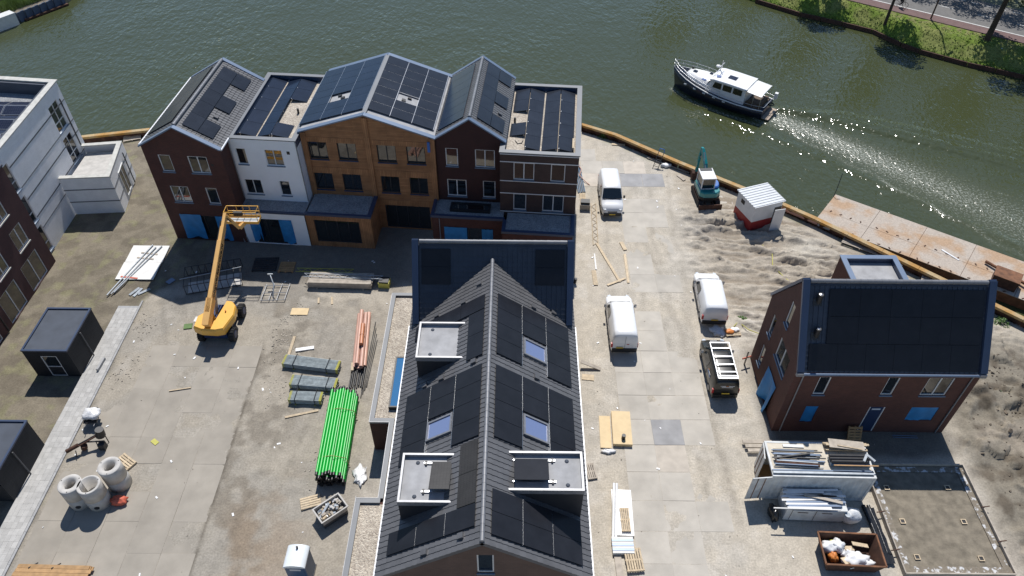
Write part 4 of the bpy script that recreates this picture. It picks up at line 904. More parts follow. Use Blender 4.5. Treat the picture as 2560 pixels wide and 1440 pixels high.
# ------------------------------------------------------------------ detached house on the right
hh = thing('house', 'detached red brick house with steep roof fully covered in black panels, right', 'house')
X0, X1, F, B_ = 17.15, 28.38, 28.64, 34.9
HF = [(18.72,19.45,3.92,5.63),(22.92,23.64,3.92,5.63),(25.36,26.96,3.92,5.63),(18.7,19.5,1.02,2.7),(22.74,23.72,.1,2.69),(25.4,27.15,1.3,2.69)]
mb = MB(fr_front(F)); facade(mb, X0, X1, -.2, [(X0,6.35),(X1,6.35)], HF)
fw_ = ((X0,B_,0),(0,-1,0),(1,0,0),(0,0,1)); LW_ = B_-F       # west wall: a runs towards the camera
HW = [(2.75,3.4,6.75,8.72),(1.12,1.75,4.0,5.82),(1.12,1.75,1.05,2.9),(3.05,5.1,3.98,5.75),(3.1,4.75,.05,2.6)]
m2 = MB(fw_); facade(m2, 0, LW_, -.2, [(0,6.35),(LW_/2,10.6),(LW_,6.35)], HW); off = len(mb.v); mb.v += m2.v; mb.f += [tuple(i+off for i in f) for f in m2.f]; mb.sm += m2.sm; mb.mi += m2.mi
mb.fr = None; mb.poly([(X1,F,-.2),(X1,B_,-.2),(X1,B_,6.35),(X1,(F+B_)/2,10.6),(X1,F,6.35)]).poly([(X0,B_,-.2),(X1,B_,-.2),(X1,B_,6.35),(X0,B_,6.35)]); mb.build('wall','brick_house',hh)
for h, n in zip(HF[:3], (1,1,2)): window(hh, fr_front(F), h, n)
for h in HW[:4]: window(hh, fw_, h, 2 if h[1]-h[0] > 1.5 else 1, trans=0)
dr = MB(fr_front(F)).box(22.78,.03,.1,23.68,.09,2.65).build('door','door_blue',hh); MB(fr_front(F)).box(22.74,.0,.1,22.80,.12,2.69).box(23.66,.0,.1,23.72,.12,2.69).build('door_frame','frame_white',dr); MB(fr_front(F)).box(22.95,.02,2.35,23.5,.028,2.5).build('door_light','light_clear',dr)
tarp(hh, fr_front(F+.1), 18.7, 19.5, 1.0, 2.7, .02, seed=3); tarp(hh, fr_front(F+.1), 25.4, 27.2, 1.2, 2.7, .03, seed=5); tarp(hh, fw_, 3.0, 4.85, .0, 2.75, .35, seed=7)
RY, RZ, RM = (F+B_)/2, 10.62, 1.38; rs = math.hypot(1, RM)
PHf = Plane((X0+.02,RY,RZ),(1,0,0),(0,-1,-RM)); PHb = Plane((X0+.02,RY,RZ),(1,0,0),(0,1,-RM)); LH = 3.22*rs
for P in (PHf, PHb): roof_slab(hh, P, X1-X0-.04, LH, 'roof_tile_blue')
tiles(hh, PHf, 10.9, LH, 'roof_tile_blue', a0=.38, skip=((1.6,10.9,.3,LH-.5),)); tiles(hh, PHb, 10.9, LH, 'roof_tile_blue', a0=.38)
ridge(hh, (X0+.4,RY,RZ+.07), (X1-.4,RY,RZ+.07), .14)
for x in (X0+.14, X1-.14):
    mb = MB()
    for sg in (-1, 1): mb.beam((x,RY,RZ+.2),(x,RY+sg*3.28,RZ+.2-RM*3.28),.42,.18)
    mb.build('verge_coping','coping_dark',hh); MB().box(x-.21,F-.30,6.0,x+.21,F-.12,6.25).build('coping_foot','zinc',hh)
for r_ in range(3):
    a0 = 1.55 if r_ < 2 else .55; n = 5 if r_ < 2 else 6; w = (10.72-a0)/n
    for k in range(n): PHf.mb().box(a0+k*w+.006,.40+r_*1.66,.06,a0+(k+1)*w-.006,.40+(r_+1)*1.66-.02,.10).build('solar_panel','solar',hh)
for b in (.95, 3.0):
    o = PHf.mb().box(.62,b,0,1.15,b+.5,.05).build('flue_base','black_plastic',hh); c = PHf.o+PHf.A*.95+PHf.B*(b+.2); MB().tube([(c.x,c.y,c.z-.2),(c.x,c.y,c.z+.55)],.16,12).build('flue','black_plastic',o); MB().lathe([(.001,.60),(.10,.57)],(c.x,c.y,c.z),12).build('flue_cap','alu',o)
MB().tube([(X0+.35,F-.22,6.13),(X1-.35,F-.22,6.13)],.09,8).build('gutter','coping_blue',hh)
downpipe(hh, [(X0+.5,F-.16,6.1),(X0+.5,F-.06,5.7),(X0+.5,F-.06,.05)]); downpipe(hh, [(X1-.5,F-.16,6.1),(X1-.5,F-.06,5.7),(X1-.5,F-.06,.05)])
# annex behind
MB().poly([(24.95,34.9,-.2),(24.95,42.4,-.2),(24.95,42.4,3.2),(24.95,34.9,3.2)]).poly([(29.1,34.9,-.2),(29.1,42.4,-.2),(29.1,42.4,3.2),(29.1,34.9,3.2)]).poly([(24.95,42.4,-.2),(29.1,42.4,-.2),(29.1,42.4,3.2),(24.95,42.4,3.2)]).build('annex_wall','brick_house',hh)
flat_top(hh, 24.95, 29.1, 34.9, 42.4, 3.2, drop=.4, cop='coping_blue', deck='bitumen')
# ------------------------------------------------------------------ red and white hut
hu = thing('site_hut', 'small red and white metal hut with ribbed roof and open door by the quay', 'hut', (20.15,49.05,0), R(20.5))
MB().box(0,0,0,2.75,2.5,.95).build('lower_wall','hut_red',hu); MB().box(.002,.002,.95,2.748,2.498,2.5).build('upper_wall','hut_white',hu)
r_ = MB().box(-.12,-.12,2.5,2.9,2.62,2.58).build('roof','hut_roof',hu)
for k in range(9): MB().box(-.11,-.02+k*.31,2.58,2.89,.06+k*.31,2.62).build('roof_rib','hut_roof',r_)
MB().box(-.01,1.4,1.75,0,1.9,2.15).build('window','black_plastic',hu); MB().box(2.05,-.02,.05,2.70,0.0,2.0).build('doorway','black_plastic',hu)
MB().obox((2.12,-.60,1.12),(.95,.05,2.2),R(-8)).build('door','hut_white',hu)
# ------------------------------------------------------------------ vans
def wheel(parent, x, y, r=.33, w=.22):
    s = 1 if x > 0 else -1
    t = MB().tube([(x-s*w/2,y,r),(x-s*w*.42,y,r),(x+s*w*.42,y,r),(x+s*w/2,y,r)], [r*.86,r,r,r*.86], 18).build('wheel', 'tyre', parent)
    MB().tube([(x+s*w*.44,y,r),(x+s*(w/2+.012),y,r)], [r*.62,r*.58], 14).build('rim', 'rim', t); return t
def van(label, loc, rz, L=4.6, W=1.84, H=1.84, pm='van_white', front=1.38, hood=1.10, barn=True, group='vans parked on the site', rack=False, sidewin=False):
    v = thing('parked_van', label, 'van', loc, rz, group); w = W/2; bz = 1.02; yr, yf = -L/2, L/2
    st = [(yr,.92,.62,H*.55),(yr+.02,.96,1,H-.16),(yr+.12,.985,1,H-.03),(yr+.5,1,1,H),(0,1,1,H+.01),(yf-front-.62,1,1,H-.01),(yf-front-.42,1,1,H-.09),(yf-front+.30,1,1,1.17),(yf-.55,.985,1,hood-.06),(yf-.18,.93,1,hood-.20),(yf-.02,.80,1,.70),(yf,.76,1,.55)]
    secs = []
    for y, ws, _, zr in st:
        ww = w*ws; b = min(bz, zr-.10); tw = ww - .15*max(0, (zr-bz))/(H-bz) - (.04 if zr < bz else 0)
        half = [(ww*.93,.24),(ww,.42),(ww,b),(tw,max(b+.03, zr-.14)),(tw-.10,zr-.02),(tw*.5,zr+.015)]
        secs.append([(x,y,z) for x, z in half] + [(-x,y,z) for x, z in half[::-1]])
    body = MB().loft(secs).build('body', pm, v)
    def top(y):
        k = max(i for i in range(len(st)) if st[i][0] <= y or i == 0); k = min(k, len(st)-2); f = (y-st[k][0])/(st[k+1][0]-st[k][0]); zr = st[k][3]*(1-f)+st[k+1][3]*f; return zr, w - .15*max(0,(zr-bz))/(H-bz)
    a, b = yf-front-.40, yf-front+.26; za, wa = top(a); zb, wb = top(b)
    MB().loft([[(-wa+.07,a,za+.012),(0,a+.02,za+.05),(wa-.07,a,za+.012)],[(-wb+.05,b,zb+.045),(0,b+.05,zb+.065),(wb-.05,b,zb+.045)]],closed=False,caps=False).build('windscreen','car_glass',v)
    MB().box(-wb+.2,b+.0,zb-.03,wb-.2,b+.07,zb+.012).build('wiper_panel','black_plastic',v)
    for s in (-1, 1):
        y0, y1 = yf-front-1.35, yf-front-.05; zt, wt = top(y0)
        P = [(s*(w+.006),y0,1.06),(s*(w+.004),y1+.12,1.06),(s*(wt+.05),y1-.45,H-.24),(s*(wt+.045),y0,H-.24)]
        MB().poly(P).build('side_window','car_glass',v)
        if sidewin: MB().poly([(s*(w+.006),y0-1.25,1.08),(s*(w+.006),y0-.12,1.08),(s*(wt+.05),y0-.12,H-.26),(s*(wt+.05),y0-1.2,H-.26)]).build('side_window','car_glass',v)
        m = MB().obox((s*(w+.14),y1-.05,1.18),(.16,.10,.26)).build('mirror','black_plastic' if pm == 'van_white' else pm,v); MB().obox((s*(w+.14),y1-.105,1.18),(.13,.012,.21)).build('mirror_glass','light_clear',m)
        MB().box(s*(w-.02)-.04,yr-.035,.72,s*(w-.02)+.04-.05*s,yr+.10,1.12).build('tail_light','light_red',v)
        MB().obox((s*(w*.70),yf-.13,.80),(.24,.20,.13),s*R(-32)).build('headlight','light_clear',v)
        for y in (yr+.78, yf-.88): wheel(v, s*(w-.10), y)
        MB().box(s*(w-.012)-.012,yr+1.2,.30,s*(w-.012)+.026,yf-1.35,.46).build('side_trim','black_plastic',v)
    MB().box(-w*.92,yr-.07,.26,w*.92,yr+.12,.60).build('rear_bumper','black_plastic' if pm == 'van_white' else pm,v); MB().box(-w*.80,yf-.05,.24,w*.80,yf+.06,.52).build('front_bumper','black_plastic',v)
    MB().box(-w*.42,yf-.04,.58,w*.42,yf+.03,.70).build('grille','black_plastic',v); MB().box(-.26,yf+.062,.34,.26,yf+.072,.45).build('number_plate','plate_yellow',v)
    MB().box(-.62 if barn else -.26,yr-.075,.66,-.10 if barn else .26,yr-.065,.77).build('number_plate','plate_yellow',v)
    for s in (-1,1):
        for yy in (yf-front-1.42, yf-front-.02, yf-front-2.45): MB().box(s*(w+.001)-.006,yy-.012,.48,s*(w+.001)+.006,yy+.012,1.04).build('door_seam','rubber_grey',v)
        MB().box(s*(w+.004)-.006,yr+.9,.98,s*(w+.004)+.006,yf-front-1.5,1.005).build('slide_rail','rubber_grey',v); MB().box(s*(w+.01)-.02,yf-front-1.28,.93,s*(w+.01)+.02,yf-front-1.1,.97).build('door_handle','black_plastic',v)
    if barn: MB().box(-.008,yr-.012,.62,.008,yr+.02,H-.2).build('door_gap','rubber_grey',v)
    return v
van('white van facing the camera near the flat-roofed end house', (8.62,53.05,0), R(180), 4.75, 1.9, 1.95, hood=1.15)
v2 = van('tall white van with twin rear doors, beside the long pitched roof', (8.08,37.75,0), R(0), 5.15, 1.95, 2.0)
v3 = van('white van with one-piece tailgate parked behind the black van', (15.12,40.45,0), R(-2), 4.95, 1.92, 1.92, barn=False)
v4 = van('black van with silver roof rack parked beside the detached house', (14.48,33.55,0), R(0), 4.75, 1.86, 1.86, pm='van_black', barn=False)
rk = MB()
for x in (-.66, .66): rk.beam((x,-2.15,1.99),(x,1.05,1.99),.045,.045)
rk.build('roof_rail','alu',v4)
for y in (-2.15,-1.95,-1.6,-.95,-.25,.5,1.0): MB().beam((-.66,y,2.01),(.66,y,2.01),.09,.035).build('rack_bar','alu',v4)
for x0, x1, z, m in ((-.45,-.10,1.42,'mark_white'),(-.06,.08,1.42,'mark_orange'),(.12,.5,1.42,'mark_white'),(-.35,.4,1.30,'mark_white')): MB().box(x0,-2.385,z-.03,x1,-2.372,z+.03).build('tailgate_mark',m,v4)
for y0, y1, z, m in ((-1.3,-.95,1.28,'mark_white'),(-.95,-.75,1.34,'mark_orange'),(-1.35,-.7,1.12,'mark_blue'),(-1.3,-.8,1.0,'mark_white')): MB().box(-.945,y0,z-.03,-.932,y1,z+.03).build('side_mark',m,v4)
MB().box(-.25,2.05,.915,.25,2.15,.94).build('bonnet_mark','mark_white',v4); MB().box(.12,-2.60,1.0,.30,-2.585,1.06).build('tailgate_mark','light_red',v2)

# ------------------------------------------------------------------ boom lift
bl = thing('boom_lift', 'yellow telescopic boom lift reaching its basket towards the white house', 'boom lift', (-21.35,37.3,0))
ch = MB().box(-.85,-1.4,.45,.85,1.5,.95).build('chassis','lift_blue',bl)
for y in (-1.05, 1.3): MB().beam((-1.1,y,.55),(1.1,y,.55),.22,.22).build('axle','lift_blue',ch)
for x in (-1.12, 1.12):
    for y in (-1.05, 1.3):
        s = 1 if x > 0 else -1; t = MB().tube([(x-s*.20,y,.52),(x-s*.16,y,.52),(x+s*.16,y,.52),(x+s*.20,y,.52)],[.44,.52,.52,.44],20).build('wheel','tyre',bl); MB().tube([(x+s*.17,y,.52),(x+s*.215,y,.52)],[.30,.27],14).build('rim','lift_blue',t)
        m = MB()
        for k in range(18):
            a = k*2*math.pi/18; m.obox((x, y+.52*math.cos(a), .52+.52*math.sin(a)), (.36,.06,.06), 0, 0, a)
        m.build('tread','tyre',t, kind='stuff')
def outline(o, w0): return o
bp = [(-1.22,-1.55),(-.6,-1.78),(.45,-1.80),(.98,-1.62),(1.28,-.2),(1.12,.75),(.75,1.15),(.35,1.2),(.15,-.9),(-.25,-1.0),(-.35,.05),(-.75,.1),(-1.3,-.55)]
rot = R(-3); bp = [(x*math.cos(rot)-y*math.sin(rot), x*math.sin(rot)+y*math.cos(rot)) for x, y in bp]
MB().loft([[(x*.93,y*.95+.05,.98) for x, y in bp],[(x,y,1.15) for x, y in bp],[(x,y,1.62) for x, y in bp],[(x*.95,y*.95,1.75) for x, y in bp]], sm=False).build('turntable_cover','lift_yellow',bl)
MB().box(-.3,-1.2,.95,.3,1.0,1.0).build('turntable','black_plastic',bl)
b0, b1 = Vector((-.22,-1.55,2.05)), Vector((.02,6.02,5.98)); bd = (b1-b0).normalized()
MB().beam(b0-bd*.1, b0+bd*1.9, .46, .62).build('boom_mount','boom_yellow',bl)
for f0, f1, w, h in ((.1,.74,.30,.62),(.70,.87,.26,.50),(.83,1.0,.22,.38)): MB().beam(b0+(b1-b0)*f0, b0+(b1-b0)*f1, w, h).build('boom_section','boom_yellow',bl)
side = bd.cross(Vector((0,0,1))).normalized(); upv = side.cross(bd)
MB().tube([b0+(b1-b0)*.12-side*.30, b0+(b1-b0)*.93-side*.26], .055, 8).build('cable_carrier','black_plastic',bl); MB().tube([Vector((-.2,.2,1.3)), b0+(b1-b0)*.35-upv*.2], .11, 10).build('lift_cylinder','rim',bl)
def text_mesh(body, size, mat):
    c = bpy.data.curves.new('lettering','FONT'); c.body = body; c.size = size; c.align_x = 'CENTER'; c.align_y = 'CENTER'; c.extrude = .004; c.offset = .012
    o = bpy.data.objects.new('lettering_tmp', c); COL.objects.link(o); dg = bpy.context.evaluated_depsgraph_get(); me = bpy.data.meshes.new_from_object(o.evaluated_get(dg)); bpy.data.objects.remove(o); me.materials.clear(); me.materials.append(MAT[mat]); return me
tm = text_mesh('hoogwerkservice.nl', .56, 'text_brown'); o = link('lettering', tm, bl); p = b0+(b1-b0)*.46+side*.157; mt = Matrix((bd, upv, side)).transposed().to_4x4(); mt.translation = p; o.matrix_local = mt
jb = Vector((.55,6.35,4.35)); MB().beam(b1-bd*.15, jb, .20,.24).build('jib','boom_yellow',bl); MB().tube([b1-bd*.3+Vector((.08,0,-.1)), jb+Vector((-.1,.0,.25))],.05,8).build('jib_cylinder','black_plastic',bl); MB().beam(jb, jb+Vector((.35,.30,.25)),.26,.3).build('jib_head','boom_yellow',bl)
bk = Vector((.78,7.05,4.50)); bw, bdp = 1.20, .40
bo = MB().box(bk.x-bw,bk.y-bdp,bk.z,bk.x+bw,bk.y+bdp,bk.z+.06).build('basket','galv',bl)
MB().box(bk.x-bw-.02,bk.y-bdp-.03,bk.z+.0,bk.x+bw+.02,bk.y-bdp,bk.z+.22).box(bk.x-bw-.02,bk.y+bdp,bk.z,bk.x+bw+.02,bk.y+bdp+.03,bk.z+.22).box(bk.x+bw,bk.y-bdp,bk.z,bk.x+bw+.03,bk.y+bdp,bk.z+.219).box(bk.x-bw-.03,bk.y-bdp,bk.z,bk.x-bw,bk.y+bdp,bk.z+.219).build('toe_board','lift_yellow',bo)
for z in (1.1, .62):
    c = [(-bw,-bdp),(bw,-bdp),(bw,bdp),(-bw,bdp),(-bw,-bdp)]; MB().tube([(bk.x+x,bk.y+y,bk.z+z) for x, y in c],.03,6).build('rail','lift_yellow',bo)
for x, y in ((-bw,-bdp),(bw,-bdp),(bw,bdp),(-bw,bdp),(0,bdp),(-.5,bdp),(.5,bdp)): MB().tube([(bk.x+x,bk.y+y,bk.z),(bk.x+x,bk.y+y,bk.z+1.1)],.025,6).build('rail_post','lift_yellow',bo)
MB().box(bk.x-.45,bk.y-bdp-.12,bk.z+.85,bk.x+.2,bk.y-bdp+.1,bk.z+1.16).build('control_panel','black_plastic',bo)
MB().tube([(.62,.0,1.75),(.62,.0,1.90)],.05,8).build('beacon','mark_orange',bl)

# ------------------------------------------------------------------ excavator
ex = thing('excavator', 'teal mini excavator with white cab working beside the quay', 'excavator', (17.2,53.55,0), R(4))
for x in (-.78, .78):
    P = [(x-.2,-1.15,.05),(x-.2,-1.4,.3),(x-.2,-1.2,.6),(x-.2,1.2,.6),(x-.2,1.4,.3),(x-.2,1.15,.05)]; t = MB().loft([P,[(q[0]+.4,q[1],q[2]) for q in P]],sm=False).build('track','tyre',ex)
    m = MB()
    for k in range(16): m.box(x-.21,-1.15+k*.15,.6,x+.21,-1.09+k*.15,.63)
    m.build('track_shoes','rust_dark',t,kind='stuff')
MB().obox((0,-1.72,.32),(2.05,.10,.52),0,0,R(-8)).build('blade','rust_dark',ex); MB().beam((-.35,-1.6,.35),(-.35,-1.0,.35),.12,.14).beam((.35,-1.6,.35),(.35,-1.0,.35),.12,.14).build('blade_arms','rust_dark',ex)
hp = [(-.9,-.9),(-.55,-1.2),(.55,-1.2),(.92,-.85),(.95,.7),(.6,.95),(-.9,.95)]
MB().loft([[(x*1.0,y,.68) for x, y in hp],[(x*1.03,y*1.02,.95) for x, y in hp]],sm=False).build('counterweight','black_plastic',ex); MB().loft([[(x*1.0,y*.98,.95) for x, y in hp],[(x,y*.96,1.35) for x, y in hp],[(x*.95,y*.90,1.45) for x, y in hp]],sm=False).build('engine_cover','teal',ex)
cabf = MB(); x0,x1,y0,y1 = -.75,.40,-.55,.95
for x, y in ((x0,y0),(x1,y0),(x1,y1),(x0,y1)): cabf.beam((x,y,1.4),(x*.96,y*.96,2.5),.08,.08)
cabf.box(x0-.03,y0-.03,1.4,x1+.03,y1+.03,1.52); c = cabf.build('cab','hut_white',ex); MB().box(x0-.05,y0-.05,2.48,x1+.05,y1+.05,2.58).build('cab_roof','hut_white',c); MB().box(x0+.05,y1-.35,2.58,x1-.05,y1,2.62).build('roof_hatch','black_plastic',c)
MB().box(x0+.02,y0+.02,1.5,x1-.02,y1-.02,2.47).build('pane','car_glass',c)
MB().loft([[(.45+.42*math.cos(a)*s+.12,.15+.75*math.sin(a)*s,z) for a in [k*math.pi/5 for k in range(10)]] for z, s in ((1.40,1),(1.62,1),(1.70,.85))],sm=False).build('tank_cover','cover_blue',ex)
def arm(pts, ws, h, name, mat): 
    m = MB()
    for (p, q), w in zip(zip(pts, pts[1:]), ws): m.beam(p, q, w, h)
    return m.build(name, mat, ex)
arm([(.05,1.0,1.1),(.12,1.9,2.35),(-.05,2.95,3.25)],[.30,.26],.34,'boom','teal'); arm([(-.05,3.05,3.35),(-.18,3.0,2.0),(-.25,2.85,.95)],[.22,.2],.24,'stick','teal')
MB().tube([(.05,1.3,1.9),(.0,2.6,3.15)],.07,8).build('boom_cylinder','rim',ex); MB().tube([(-.03,2.5,3.05),(-.1,3.0,2.3)],.06,8).build('stick_cylinder','rim',ex)
bu = [(0,.0),(.35,.15),(.55,-.15),(.45,-.55),(.10,-.70),(-.25,-.55),(-.1,-.25)]; MB().loft([[(-.6,2.75+y,.78+z) for y, z in bu],[(.12,2.75+y,.78+z) for y, z in bu]],sm=False).build('bucket','rust_dark',ex)

# ------------------------------------------------------------------ motor yacht
by = thing('motor_yacht', 'white motor yacht with dark navy hull cruising on the water', 'boat', (22.45,72.85,WZ), math.atan2(BDIR.y, BDIR.x)-R(90)); by.scale = (.93,.93,.93)
ST = [(-5.7,1.62,1.15),(-4.5,1.88,1.12),(-2.5,2.0,1.12),(-.5,2.02,1.2),(1.0,1.98,1.38),(2.6,1.78,1.62),(4.0,1.38,1.85),(5.2,.82,2.05),(5.95,.28,2.2),(6.3,.03,2.28)]
secs = [[(-b,y,z),(-b*.97,y,z*.55),(-b*.86,y+.0,.05),(-b*.5,y,-.45),(b*.5,y,-.45),(b*.86,y,.05),(b*.97,y,z*.55),(b,y,z)] for y, b, z in ST]
secs = [[(x, y-(.55*(1-(zz+.45)/(z+.45))*max(0,(y-3)/3.3)), zz) for x, y, zz in s] for s, (y_, b_, z) in zip(secs, ST)]
MB().loft(secs).build('hull','hull_navy',by)
MB().loft([[(-b*1.015,y,z-.02),(-b*1.02,y,z+.07),(-b*.95,y,z+.07),(-b*.95,y,z-.02)] for y,b,z in ST]).loft([[(b*.95,y,z-.02),(b*.95,y,z+.07),(b*1.02,y,z+.07),(b*1.015,y,z-.02)] for y,b,z in ST]).build('gunwale','boat_white',by)
m = MB()
for (y,b,z),(y2,b2,z2) in zip(ST,ST[1:]): m.poly([(-b*.95,y,z-.03),(b*.95,y,z-.03),(b2*.95,y2,z2-.03),(-b2*.95,y2,z2-.03)])
m.build('deck','teak',by)
MB().loft([[(-.94*x,y,z0),(-.8*x,y,z1),(.8*x,y,z1),(.94*x,y,z0)] for y,x,z0,z1 in ((.9,1.62,1.2,2.15),(2.6,1.45,1.4,2.28),(3.8,1.05,1.7,2.32),(4.35,.6,1.8,2.25),(4.5,.35,1.85,2.1))]).build('foredeck_cabin','boat_white',by)
wh = MB().loft([[(-1.55,y,1.1),(-1.42,y2,2.95),(1.42,y2,2.95),(1.55,y,1.1)] for y,y2 in ((-3.3,-3.3),(-1,-1),(1.6,.9))],sm=False).build('wheelhouse','boat_white',by)
MB().loft([[(-1.66,y,z),(-1.60,y,z+.10),(0,y,z+.17),(1.60,y,z+.10),(1.66,y,z)] for y,z in ((-3.4,2.95),(-1,3.0),(.6,2.97),(1.15,2.85))],sm=False).build('wheelhouse_roof','boat_white',wh)
for s in (-1,1):
    for k in range(3): MB().poly([(s*1.53,-2.9+k*1.25,2.05),(s*1.53,-1.85+k*1.25,2.05),(s*1.465,-1.85+k*1.25-(.2 if k==2 else 0),2.72),(s*1.465,-2.9+k*1.25,2.72)]).build('side_window','car_glass',wh)
    for k in range(5): MB().obox((s*(1.99-.06*max(0,k-2)**1.6),-1.2+k*1.25,1.0+.12*k),(.06,.34,.16)).build('porthole','light_clear',by)
MB().poly([(-1.35,1.50,2.0),(1.35,1.50,2.0),(1.25,1.06,2.8),(-1.25,1.06,2.8)]).build('windscreen','car_glass',wh)
MB().poly([(-.55,-1.6,3.17),(-.55,-.6,3.17),(.25,-.6,3.18),(.25,-1.6,3.18)]).build('roof_solar_panel','solar_grid',wh); MB().obox((-.75,.35,3.14),(.5,.5,.03),R(20)).build('roof_hatch','glass_sky',wh); MB().obox((.2,3.6,2.37),(.45,.45,.05)).build('deck_hatch','solar_blue',by); MB().obox((-.85,2.0,2.27),(.4,.5,.05)).build('deck_hatch','glass_sky',by); MB().obox((.95,1.9,2.27),(.3,.35,.05)).build('deck_hatch','solar_blue',by)
MB().loft([[(-1.58,y,z-.06),(-1.1,y,z+.06),(1.1,y,z+.06),(1.58,y,z-.06)] for y,z in ((-5.2,2.80),(-4.3,2.86),(-3.42,2.92))],sm=False).build('aft_canopy','boat_white',by)
MB().box(-1.5,-5.3,1.12,1.5,-3.4,1.16).build('cockpit_floor','cockpit',by); MB().box(-1.2,-5.2,1.16,1.2,-4.8,1.6).box(-1.3,-4.2,1.16,-.8,-3.5,1.55).build('cockpit_seat','cockpit',by)
for x,y in ((-1.5,-5.15),(1.5,-5.15),(-1.5,-4.3),(1.5,-4.3)): MB().tube([(x,y,1.1),(x,y,2.8)],.025,6).build('canopy_post','alu',by)
MB().tube([(1.0,1.0,3.0),(.55,.7,3.55),(.55,.7,4.4)],.05,6).tube([(-1.0,1.0,3.0),(.0,.75,3.45)],.04,6).beam((-.1,.7,3.9),(1.2,.7,3.9),.05,.05).build('mast','alu',wh); MB().lathe([(.001,.18),(.24,.16),(.27,.06),(.24,0),(.001,0)],(.9,1.25,3.35),14).build('radar_dome','boat_white',wh)
for s in (-1,1):
    for z in (.85,.45): MB().tube([(s*b*.97,y,zz+z) for y,b,zz in ST[3:]],.024,5).build('bow_rail','alu',by)
    for y,b,zz in ST[3:-1]: MB().tube([(s*b*.97,y,zz),(s*b*.97,y,zz+.85)],.022,5).build('rail_post','alu',by)
    MB().tube([(s*b*.97,y,zz+.5) for y,b,zz in ST[:4]],.024,5).build('aft_rail','alu',by)
MB().box(-1.4,-6.5,.18,1.4,-5.68,.26).build('swim_platform','teak',by); MB().tube([(-1.55,-5.75,1.65),(1.55,-5.75,1.65)],.03,6).build('stern_rail','alu',by); MB().box(1.25,-6.1,1.5,1.65,-5.75,2.15).build('outboard_motor','boat_white',by); MB().lathe([(.30,-.08),(.38,0),(.30,.08)],(.4,-5.9,1.2),14).build('life_ring','hull_navy',by); MB().tube([(0,5.2,2.05),(0,5.2,3.0)],.03,6).build('flag_staff','alu',by); MB().tube([(.8,4.2,1.9),(.8,4.2,2.5)],.12,8).build('rolled_fender','black_plastic',by)

# ------------------------------------------------------------------ barge moored at the quay
bg_ = thing('work_barge', 'flat rusty work barge moored along the quay on the right', 'barge')
A0, A1 = Vector((26.35,50.85)), Vector((29.4,54.75)); bdv = Vector((12.83,-8.9)).normalized(); 
MB().prism([tuple(A0),tuple(A0+bdv*32),tuple(A1+bdv*32),tuple(A1)],-1.6,-.35).build('hull','rust',bg_)
for k in range(8):
    for j in range(2):
        f0, f1 = (0,.40) if j == 0 else (.402,1); P = [A0.lerp(A1,f0)+bdv*(k*4.0+.015), A0.lerp(A1,f0)+bdv*(k*4.0+3.985), A0.lerp(A1,f1-.004)+bdv*(k*4.0+3.985), A0.lerp(A1,f1-.004)+bdv*(k*4.0+.015)]
        MB().prism([tuple(p) for p in P],-.349,-.30-.004*((k+j)%2)).build('deck_plate','barge_deck',bg_)
        for q in range(4):
            c = P[0].lerp(P[1],.15+q*.22)+(P[3]-P[0])*.08; MB().obox((c.x,c.y,-.285),(.22,.10,.03),random.uniform(0,3)).build('deck_lug','rust_dark',bg_)
wb = thing('winch_box', 'rusty brown steel winch box standing on the barge deck', 'winch', (39.3,43.2,-.3), R(-35))
MB().box(-.9,-.65,0,.9,.65,.9).build('box','rust_dark',wb); MB().box(-.95,-.7,.9,.95,.7,.98).build('lid','rust',wb)
tag(MB().tube([(38.9,45.6,-.1),(41.2,42.2,.05)],.13,10).build('mooring_pole','rust'),'rusty steel pole lying beside the winch box on the barge','pole')
tag(MB().beam((36.0,47.2,-.28),(36.9,45.9,-.28),.14,.05).build('loose_beam','mark_white'),'short white beam lying on the barge deck','beam')
tag(MB().tube([(29.1,54.4,-.3),(29.2,54.5,.4),(29.6,55.3,1.6)],.03,6).build('barge_aerial','steel_dark'),'thin dark pole standing at the outer corner of the barge','pole')
# ------------------------------------------------------------------ site materials
GR = {}
def pallet(label, loc, rz, L=1.2, W=.8, mat='timber', group='pallets lying about the site', tilt=None, slats=5):
    p = thing('pallet', label, 'pallet', loc, rz, group)
    for k in range(slats):
        w = W/slats*.72; y = -W/2 + W*(k+.5)/slats; MB().box(-L/2,y-w/2,.12,L/2,y+w/2,.144).build('deck_board',mat,p)
    for x in (-L/2+.05, 0, L/2-.05): MB().box(x-.05,-W/2,.02,x+.05,W/2,.12).build('bearer',mat,p)
    if tilt: p.rotation_euler = (tilt[0], tilt[1], rz)
    return p
def plank(label, p0, p1, w=.2, h=.04, mat='timber', group='loose planks on the ground', cat='plank'):
    return tag(MB().beam(p0, p1, w, h).build('plank', mat), label, cat, group)
pallet('pale wooden pallet next to the tallest concrete ring stack', (-24.25,25.75,.0), R(-33))
pallet('wooden pallet with dark tools lying beside the rubble bin', (-12.05,23.1,0), R(18), 1.2, .8)
pallet('small pallet lying on white sheet pack beside the long house', (6.85,22.05,.16), R(90), 1.5, .55)
pallet('pale slatted pallet lowest at the right of the long roof', (7.1,19.6,.1), R(95), 1.35, 1.0, slats=7)
pallet('greyish pallet half hidden by the long roof gutter', (5.05,25.4,0), R(100), 1.1, .6, 'timber_grey')
pallet('wooden pallet with orange and white bags by the house corner', (16.35,37.3,0), R(5), 1.1, .8)
pallet('grey pallet leaning over the orange quay beam', (33.2,43.0,.12), R(-30), 1.3, 1.0, 'timber_grey')
pallet('long slatted grey pallet beside the quay pipes', (29.0,47.0,.1), R(-33), 3.0, .9, 'timber_grey')
pallet('white-painted pallet among weeds by the quay', (31.0,45.5,.08), R(-31), 1.9, .7, 'board_white', slats=7)
pallet('narrow pallet between blue pipes and the white van', (6.25,53.3,0), R(90), 1.3, .5)
